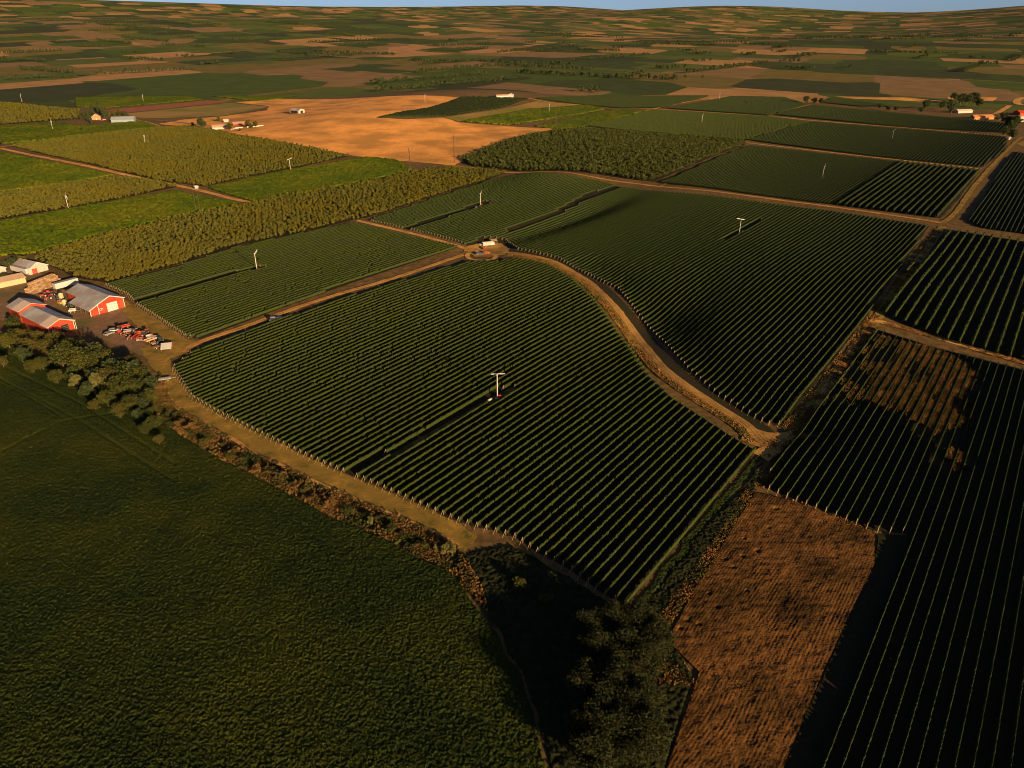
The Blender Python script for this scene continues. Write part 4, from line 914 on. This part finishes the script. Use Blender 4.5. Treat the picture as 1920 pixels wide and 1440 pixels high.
# ---- farm machines
def wheel(t, x, y, r_, wd):
    m = MB(); m.cyl((x, y-wd/2, r_), (x, y+wd/2, r_), r_, r_, 14); w_ = link('wheel', m.mesh('wheel', M['tyre']), t)
    m = MB(); m.cyl((x, y-wd/2-.02, r_), (x, y+wd/2+.02, r_), r_*.5, r_*.5, 10); link('rim', m.mesh('rim', M['white']), w_)
def tractor(px, py, rz, mp, label, group='parked tractors', world=None):
    p = [float(q) for q in W(px, py)]; p[2] += .14
    t = thing('tractor', label, 'tractor', p, rz, group)
    m = MB(); m.box((1.1, 0, 1.15), (2.0, .8, .75)); m.box((-.5, 0, .95), (1.6, 1.0, .6)); link('body', m.mesh('body', mp, bevel=.06), t)
    m = MB(); m.box((-.55, 0, 1.85), (1.3, 1.2, 1.15), taper=.9); link('cab', m.mesh('cab', M['glass'], bevel=.05), t)
    m = MB(); m.box((-.55, 0, 2.48), (1.5, 1.4, .12)); link('cab_roof', m.mesh('cab_roof', mp), t)
    for s in (-1, 1): wheel(t, -.7, s*.85, .78, .42); wheel(t, 1.6, s*.75, .46, .28)
def wagon(px, py, rz, mp, label, L=5.0, side=.5, load=None, group='parked wagons and implements', name='flat_wagon'):
    p = [float(q) for q in W(px, py)]; p[2] += .14
    t = thing(name, label, 'wagon', p, rz, group)
    m = MB(); m.box((0, 0, .95), (L, 2.1, .16)); link('deck', m.mesh('deck', mp), t)
    if side:
        m = MB()
        for s in (-1, 1): m.box((0, s*1.02, 1.03+side/2), (L, .06, side))
        m.box((L/2, 0, 1.03+side/2), (.06, 2.0, side)); link('side_board', m.mesh('side_board', mp), t)
    m = MB(); m.box((L/2+.8, 0, .8), (1.6, .12, .12)); link('drawbar', m.mesh('drawbar', M['steel']), t)
    for s in (-1, 1): wheel(t, -L*.25, s*.9, .42, .25); wheel(t, L*.25, s*.9, .42, .25)
def sprayer(px, py, rz, mt, label):
    p = [float(q) for q in W(px, py)]; p[2] += .14
    t = thing('tank_sprayer', label, 'sprayer', p, rz, 'parked tank sprayers')
    m = MB(); m.cyl((-1.3, 0, 1.25), (1.0, 0, 1.25), .7, .7, 12); link('tank', m.mesh('tank', mt, True), t)
    m = MB(); m.cyl((-1.9, 0, 1.2), (-1.35, 0, 1.2), .75, .75, 12); link('fan_housing', m.mesh('fan_housing', M['redpaint']), t)
    m = MB(); m.box((.3, 0, .5), (3.4, .2, .15)); link('drawbar', m.mesh('drawbar', M['steel']), t)
    for s in (-1, 1): wheel(t, -.2, s*.8, .45, .28)
def harrow(px, py, rz, mp, label):
    p = [float(q) for q in W(px, py)]; p[2] += .14
    t = thing('disc_harrow', label, 'harrow', p, rz, 'parked disc harrows')
    m = MB(); m.box((0, 0, .8), (2.4, .15, .15)); m.box((-.9, 0, .8), (.15, 2.6, .15)); m.box((.7, 0, .8), (.15, 2.6, .15)); m.box((2.0, 0, .75), (2.0, .12, .12)); link('frame', m.mesh('frame', mp), t)
    for gx in (-.9, .7):
        m = MB()
        for i in range(9): m.cyl((gx-.06, -1.2+i*.3-.02, .34), (gx+.06, -1.2+i*.3+.02, .34), .34, .34, 10)
        link('disc_gang', m.mesh('disc_gang', M['steel']), t)
r_ = random.Random(3)
items = [('t',226,620,'red'),('h',230,627,'r'),('s',222,624,'w'),('w',234,616,'r'),('h',238,629,'r'),('w',244,624,'b'),('h',247,632,'r'),('t',253,627,'green'),('h',251,620,'r'),('w',258,634,'r'),('s',263,628,'o'),('t',268,631,'orange'),('h',262,638,'o'),('t',275,627,'redorange'),('s',279,635,'w'),('w',283,641,'p'),('h',286,633,'r'),('h',291,645,'r'),('w',289,637,'d'),('t',301,643,'green'),('h',299,650,'d'),('h',243,636,'r'),('h',271,638,'r')]
cn = {'red': 'redpaint', 'green': 'greenp', 'orange': 'orange', 'redorange': 'orange', 'r': 'redpaint', 'b': 'steel', 'o': 'orange', 'w': 'white', 'p': 'binpale', 'd': 'steel'}
words = {'t': 'tractor', 'h': 'disc harrow', 's': 'tank sprayer', 'w': 'flat wagon'}
colw = {'redpaint': 'red', 'greenp': 'green', 'orange': 'orange', 'steel': 'grey', 'white': 'white', 'binpale': 'pale wooden'}
seen = {}
for k, x, y, c in items:
    mp = M[cn[c]]; key = (k, cn[c]); seen[key] = seen.get(key, 0)+1
    order_w = ['', 'second ', 'third ', 'fourth ', 'fifth ', 'sixth ', 'seventh ', 'eighth '][seen[key]-1]
    lb = f"{order_w}{colw[cn[c]]} {words[k]} from the barn end of the machinery row"
    a = r_.uniform(0, 6.28)
    if k == 't': tractor(x, y, a, mp, lb, 'machinery row tractors')
    elif k == 'h': harrow(x, y, a, mp, lb)
    elif k == 's': sprayer(x, y, a, mp, lb)
    else: wagon(x, y, a, mp, lb)
# open-fronted little white-roofed shelter and a slatted platform at the end of the row
wagon(298, 653, R(40), M['bin'], 'low slatted wooden wagon left of the white slab roof', 5, 0)
def lean(px, py, rz, sx, sy, h0, h1, mr, label, name='shelter'):
    p = [float(q) for q in W(px, py)]; p[2] += .14; t = thing(name, label, 'shelter', p, rz)
    m = MB(); m.add([(-sx/2, -sy/2, h0), (sx/2, -sy/2, h0), (sx/2, sy/2, h1), (-sx/2, sy/2, h1), (-sx/2, -sy/2, h0+.12), (sx/2, -sy/2, h0+.12), (sx/2, sy/2, h1+.12), (-sx/2, sy/2, h1+.12)], [(0, 1, 2, 3), (4, 5, 6, 7), (0, 1, 5, 4), (1, 2, 6, 5), (2, 3, 7, 6), (3, 0, 4, 7)]); link('roof', m.mesh('roof', mr), t)
    for a in (-1, 1):
        for b, hz in ((-1, h0), (1, h1)):
            m = MB(); m.box((a*(sx/2-.2), b*(sy/2-.2), hz/2), (.14, .14, hz)); link('post', m.mesh('post', M['post']), t)
lean(313, 656, R(15), 4.4, 3.6, .9, 2.4, M['white'], 'white slab roof shelter at the lower end of the machinery row')
wagon(320, 651, R(100), M['orange'], 'small orange wagon right of the white slab roof', 3.4, .5)
for i, (x, y, c, l_) in enumerate([(84,557,'redpaint','dark red tractor nearest the fruit bins'),(92,562,'redpaint','red tractor in front of the white box trailer'),(98,556,'orange','orange red tractor beside the white box trailer'),(110,563,'greenp','dark tractor left of the main barn corner'),(131,577,'greenp','dark green tractor in front of the barn lean-to')]):
    tractor(x, y, R(200+i*33), M[c], l_, 'tractors between the barns')
sprayer(90, 551, R(30), M['redpaint'], 'dark red tank sprayer between the bins and the white trailer')
wagon(137, 586, R(20), M['white'], 'small white wagon beside the dark green tractor', 3.2, .7)
def forklift(px, py):
    p = [float(q) for q in W(px, py)]; p[2] += .14; t = thing('forklift', 'yellow forklift beside the cream tank at the barn corner', 'forklift', p, R(-30))
    m = MB(); m.box((0, 0, .8), (2.2, 1.2, .9)); link('body', m.mesh('body', M['yellow'], bevel=.06), t)
    m = MB(); m.box((-.1, 0, 2.2), (1.3, 1.15, .1))
    for a in (-.6, .5):
        for b in (-.5, .5): m.box((a, b, 1.7), (.08, .08, 1.0))
    link('roll_cage', m.mesh('roll_cage', M['yellow']), t)
    m = MB()
    for b in (-.35, .35): m.box((1.25, b, 1.5), (.14, .12, 2.8)); m.box((1.8, b, .2), (1.1, .14, .07))
    link('mast', m.mesh('mast', M['steel']), t)
    for s in (-1, 1): wheel(t, -.7, s*.55, .35, .25); wheel(t, .75, s*.55, .35, .25)
forklift(113, 571)
for x, y, l_ in [(116.5,563,'upright cream tank at the near corner of the main red barn'),(122,572,'shorter cream tank in front of the barn lean-to end')]:
    p = [float(q) for q in W(x, y)]; t = thing('storage_tank', l_, 'tank', p)
    m = MB(); m.cyl((0, 0, 0), (0, 0, 3.6 if y < 570 else 2.6), 1.15, 1.15, 16); link('shell', m.mesh('shell', M['cream'], True), t)
    m = MB(); m.cyl((0, 0, 3.6 if y < 570 else 2.6), (0, 0, 4.1 if y < 570 else 3.0), 1.2, .2, 16); link('lid', m.mesh('lid', M['whitewall'], True), t)
def car(px, py, rz, mp, label, kind='car', group=None, L=4.6):
    p = [float(q) for q in W(px, py)]; p[2] += .2
    t = thing('parked_car' if kind == 'car' else 'parked_van', label, kind, p, rz, group); s = L/4.6
    m = MB(); m.prism([(-2.3*s, .35), (2.3*s, .35), (2.3*s, .85), (1.4*s, 1.0), (-2.3*s, 1.05)], -.9, .9); link('body', m.mesh('body', mp, bevel=.05), t)
    hi = 1.5 if kind == 'car' else 2.1
    m = MB(); m.prism([(-2.0*s, 1.0), (1.2*s, 1.0), (.6*s, hi), (-1.7*s, hi)], -.8, .8); link('cabin', m.mesh('cabin', M['glass'], bevel=.04), t)
    m = MB(); m.box((-.55*s, 0, hi+.02), (2.2*s, 1.5, .07)); link('roof', m.mesh('roof', mp), t)
    for a in (-1.45*s, 1.45*s):
        for b in (-.8, .8): wheel(t, a, b, .34, .22)
car(514.5, 603, R(20), M['white'], 'white van parked on the road beside the vines', 'van')
car(524.5, 600, R(20), M['blue'], 'small blue car behind the white van')
car(205, 628, R(60), M['steel'], 'grey car in the dark shade of the yard trees', 'car', 'cars in the shade'); car(214, 622, R(20), M['white'], 'white car at the edge of the tree shade', 'car')
car(183, 656, R(-10), M['blue'], 'blue car half hidden under the shelterbelt trees', 'car')
car(196, 225.5, R(10), M['white'], 'white car left of the blue grey shed', 'car'); car(192, 227.5, R(0), M['redpaint'], 'red car left of the blue grey shed', 'car')
# white irrigation trailer on the lower verge
wagon(310, 714, R(20), M['white'], 'white pipe trailer on the dry verge below the yard', 4.6, 0)
# turning area in the middle of the vineyards
wagon(916, 462, R(15), M['whitewall'], 'pale loaded wagon at the turning area', 7.5, 1.7, name='loaded_wagon')
wagon(905, 461, R(-20), M['white'], 'white low implement at the left side of the turning area', 4.6, .2)
sprayer(909, 468, R(80), M['orange'], 'orange tank sprayer in the middle of the turning area')
car(899, 477.5, R(10), M['blue'], 'dark blue pickup below the turning area', 'car')
lean(926, 458, R(15), 4, 3.5, 2.4, 2.9, M['roofpink'], 'small pink tan roofed pump shelter at the turning area')
mb = MB()
rgm = np.random.default_rng(3)
def mound(px, py, r, h, m, label):
    p = W(px, py); th = np.linspace(0, 2*np.pi, 24, endpoint=False); vs = [(0, 0, h)]; fs = []
    for k, q in enumerate((.25, .5, .75, 1.0)):
        for a in th: rr = r*q*(1+.15*rgm.normal()*.6); vs.append((rr*math.cos(a), rr*math.sin(a)*.8, max(0, h*(1-q)**1.1+.06*rgm.normal())-(.1 if q == 1 else 0)))
    for i in range(24): fs.append((0, 1+i, 1+(i+1) % 24))
    for k in range(3):
        for i in range(24): a = 1+k*24; fs.append((a+i, a+24+i, a+24+(i+1) % 24, a+(i+1) % 24))
    me = bpy.data.meshes.new('dirt_mound'); me.from_pydata(vs, [], fs); me.materials.append(m); link('dirt_mound', me, None, [float(c) for c in p], 0, label, 'dirt mound')
mound(911, 476, 4.5, 1.8, M['plowed'], 'reddish dirt mound at the turning area')
sheet('turning_loop', ribbon([(880,474),(876,481),(884,487),(903,489),(922,487),(930,481),(924,475)], 1.5), M['road'], .32, world=True)
# small pump shed upper right
gable('pump_shed', 'tiny white pump shed at the upper right junction', 'shed', bz(*WP([(1893,262)])[0]), R(20), 3.5, 3.5, 2.2, 2.9, M['whitewall'], M['roofpale'])
gable('pump_shed', 'tiny blue grey pump box where the left road meets the green field', 'shed', bz(*WP([(369,354)])[0]), R(40), 2.6, 2.6, 2.0, 2.5, M['roofblue'], M['roofpale'])
# upper-left farmstead
gable('farmhouse', 'small orange farmhouse among dark conifers', 'house', bz(*WP([(181,225)])[0]), R(20), 11, 9, 4.2, 8, M['brick'], M['brick'], windows=((-2.5, 2.2, 1.4, 1.4), (2.5, 2.2, 1.4, 1.4)), door=(0, 1.2, 2.2, M['white']))
gable('shed', 'long blue grey metal shed beside the paved road', 'shed', bz(*WP([(211,229)])[0]), R(-78), 12, 30, 3.6, 7, M['roofblue'], M['roofblue'], door=(0, 4, 3, M['steel']), trim=False)
gable('farmhouse', 'low white farmhouse with a tan roof beside the tall dark tree', 'house', bz(*WP([(399,243)])[0]), R(-72), 9, 17, 3.0, 5.4, M['whitewall'], M['roofpink'], windows=((-2, 1.6, 1.2, 1.2), (2, 1.6, 1.2, 1.2)))
gable('shed', 'low brown shed behind the round green tree', 'shed', bz(*WP([(438,235)])[0]), R(-75), 8, 18, 2.6, 4.2, M['red'], M['roofpink'])
gable('shed', 'small white outbuilding behind the low white farmhouse', 'shed', bz(*WP([(420,229)])[0]), R(-70), 5, 6, 2.6, 3.8, M['whitewall'], M['roofpale'])
def wall_strip(name, pts, h, m, label):
    P = WP(pts); t = MB()
    for (a, b) in zip(P[:-1], P[1:]):
        L = math.hypot(b[0]-a[0], b[1]-a[1]); t.box(((a[0]+b[0])/2, (a[1]+b[1])/2, float(hh((a[0]+b[0])/2, (a[1]+b[1])/2))+h/2), (L, .25, h), math.atan2(b[1]-a[1], b[0]-a[0]))
    link(name, t.mesh(name, m), label=label, cat='fence')
wall_strip('white_fence', [(433,244.5),(441,241.5),(455,240)], 1.3, M['white'], 'white board fence right of the low white farmhouse')
wall_strip('white_fence', [(463,239.5),(480,237.8),(494,236)], 1.2, M['white'], 'pale fence in front of the small trees right of the farmhouse')
# open shed on the stubble hill
B3 = gable('open_shed', 'open fronted shed with grey roof and white gable alone on the stubble hill', 'shed', bz(*WP([(566,212.5)])[0]), R(60), 12, 17, 4.2, 6.2, M['whitewall'], M['roof'], trim=False, door=(0, 5, 3.4, M['dark']))
m = MB(); m.box((-6.06, 9, 1.9), (.12, 14, 3.4)); link('open_bay', m.mesh('open_bay', M['dark']), B3)  # near-black panel on the closed wall, standing in for interior shade
gable('farmhouse', 'white building at the very top behind the green field', 'house', bz(*WP([(957,184)])[0]), R(-10), 9, 8, 5, 7, M['white'], M['roofpale'])
gable('shed', 'low pale building at the top left of the white building', 'shed', bz(*WP([(930,183)])[0]), R(-70), 6, 20, 3, 4.4, M['whitewall'], M['roofpink'])
# upper-right houses
gable('farmhouse', 'long pale house under dark trees at the upper right', 'house', bz(*WP([(1792,212)])[0]), R(-75), 9, 27, 3.2, 5.0, M['whitewall'], M['roofpale'], windows=((-2, 1.8, 1.2, 1.2), (2, 1.8, 1.2, 1.2)))
gable('farmhouse', 'orange brown house with white gable in front of the pale house', 'house', bz(*WP([(1822,224)])[0]), R(-80), 10, 32, 3.6, 6.2, M['brick'], M['brick'])
gable('shed', 'tiny white outbuilding right of the orange brown house', 'shed', bz(*WP([(1865,224)])[0]), R(-60), 5, 6, 2.4, 3.4, M['whitewall'], M['roofpale'])
gable('barn', 'dark red barn at the right edge of the picture', 'barn', bz(*WP([(1905,216)])[0]), R(-80), 14, 30, 4, 7, M['red'], M['red'], trim=False)
gable('shed', 'low shed with pale roof below the dark red barn', 'shed', bz(*WP([(1908,223)])[0]), R(-80), 8, 20, 2.6, 4, M['whitewall'], M['roofpale'], trim=False)
sheet('stubble_field', [(1565,181),(1700,183),(1768,190),(1765,193),(1680,188),(1600,185)], M['stubble'], .24, jit=1)
sheet('stubble_field', [(1775,182),(1870,183),(1862,190),(1840,189),(1780,186)], M['stubble'], .24, jit=1)
sheet('dirt_road', ribbon([(1866,214),(1882,205),(1893,198)], 4), M['road'], .27, world=True)
sheet('dirt_road', ribbon([(1935,182),(1915,184),(1906,190),(1912,196),(1935,197)], 6), M['road'], .27, world=True)
sheet('dry_field', [(1905,270),(1925,262),(2060,280),(2050,300),(1990,300)], M['track'], .2, jit=1)
car(1916, 229, R(10), M['white'], 'white car at the right edge near the dark red barn', 'car'); car(1917.5, 227, R(0), M['steel'], 'grey car at the right edge near the dark red barn', 'car')
print('objects', len(bpy.data.objects))
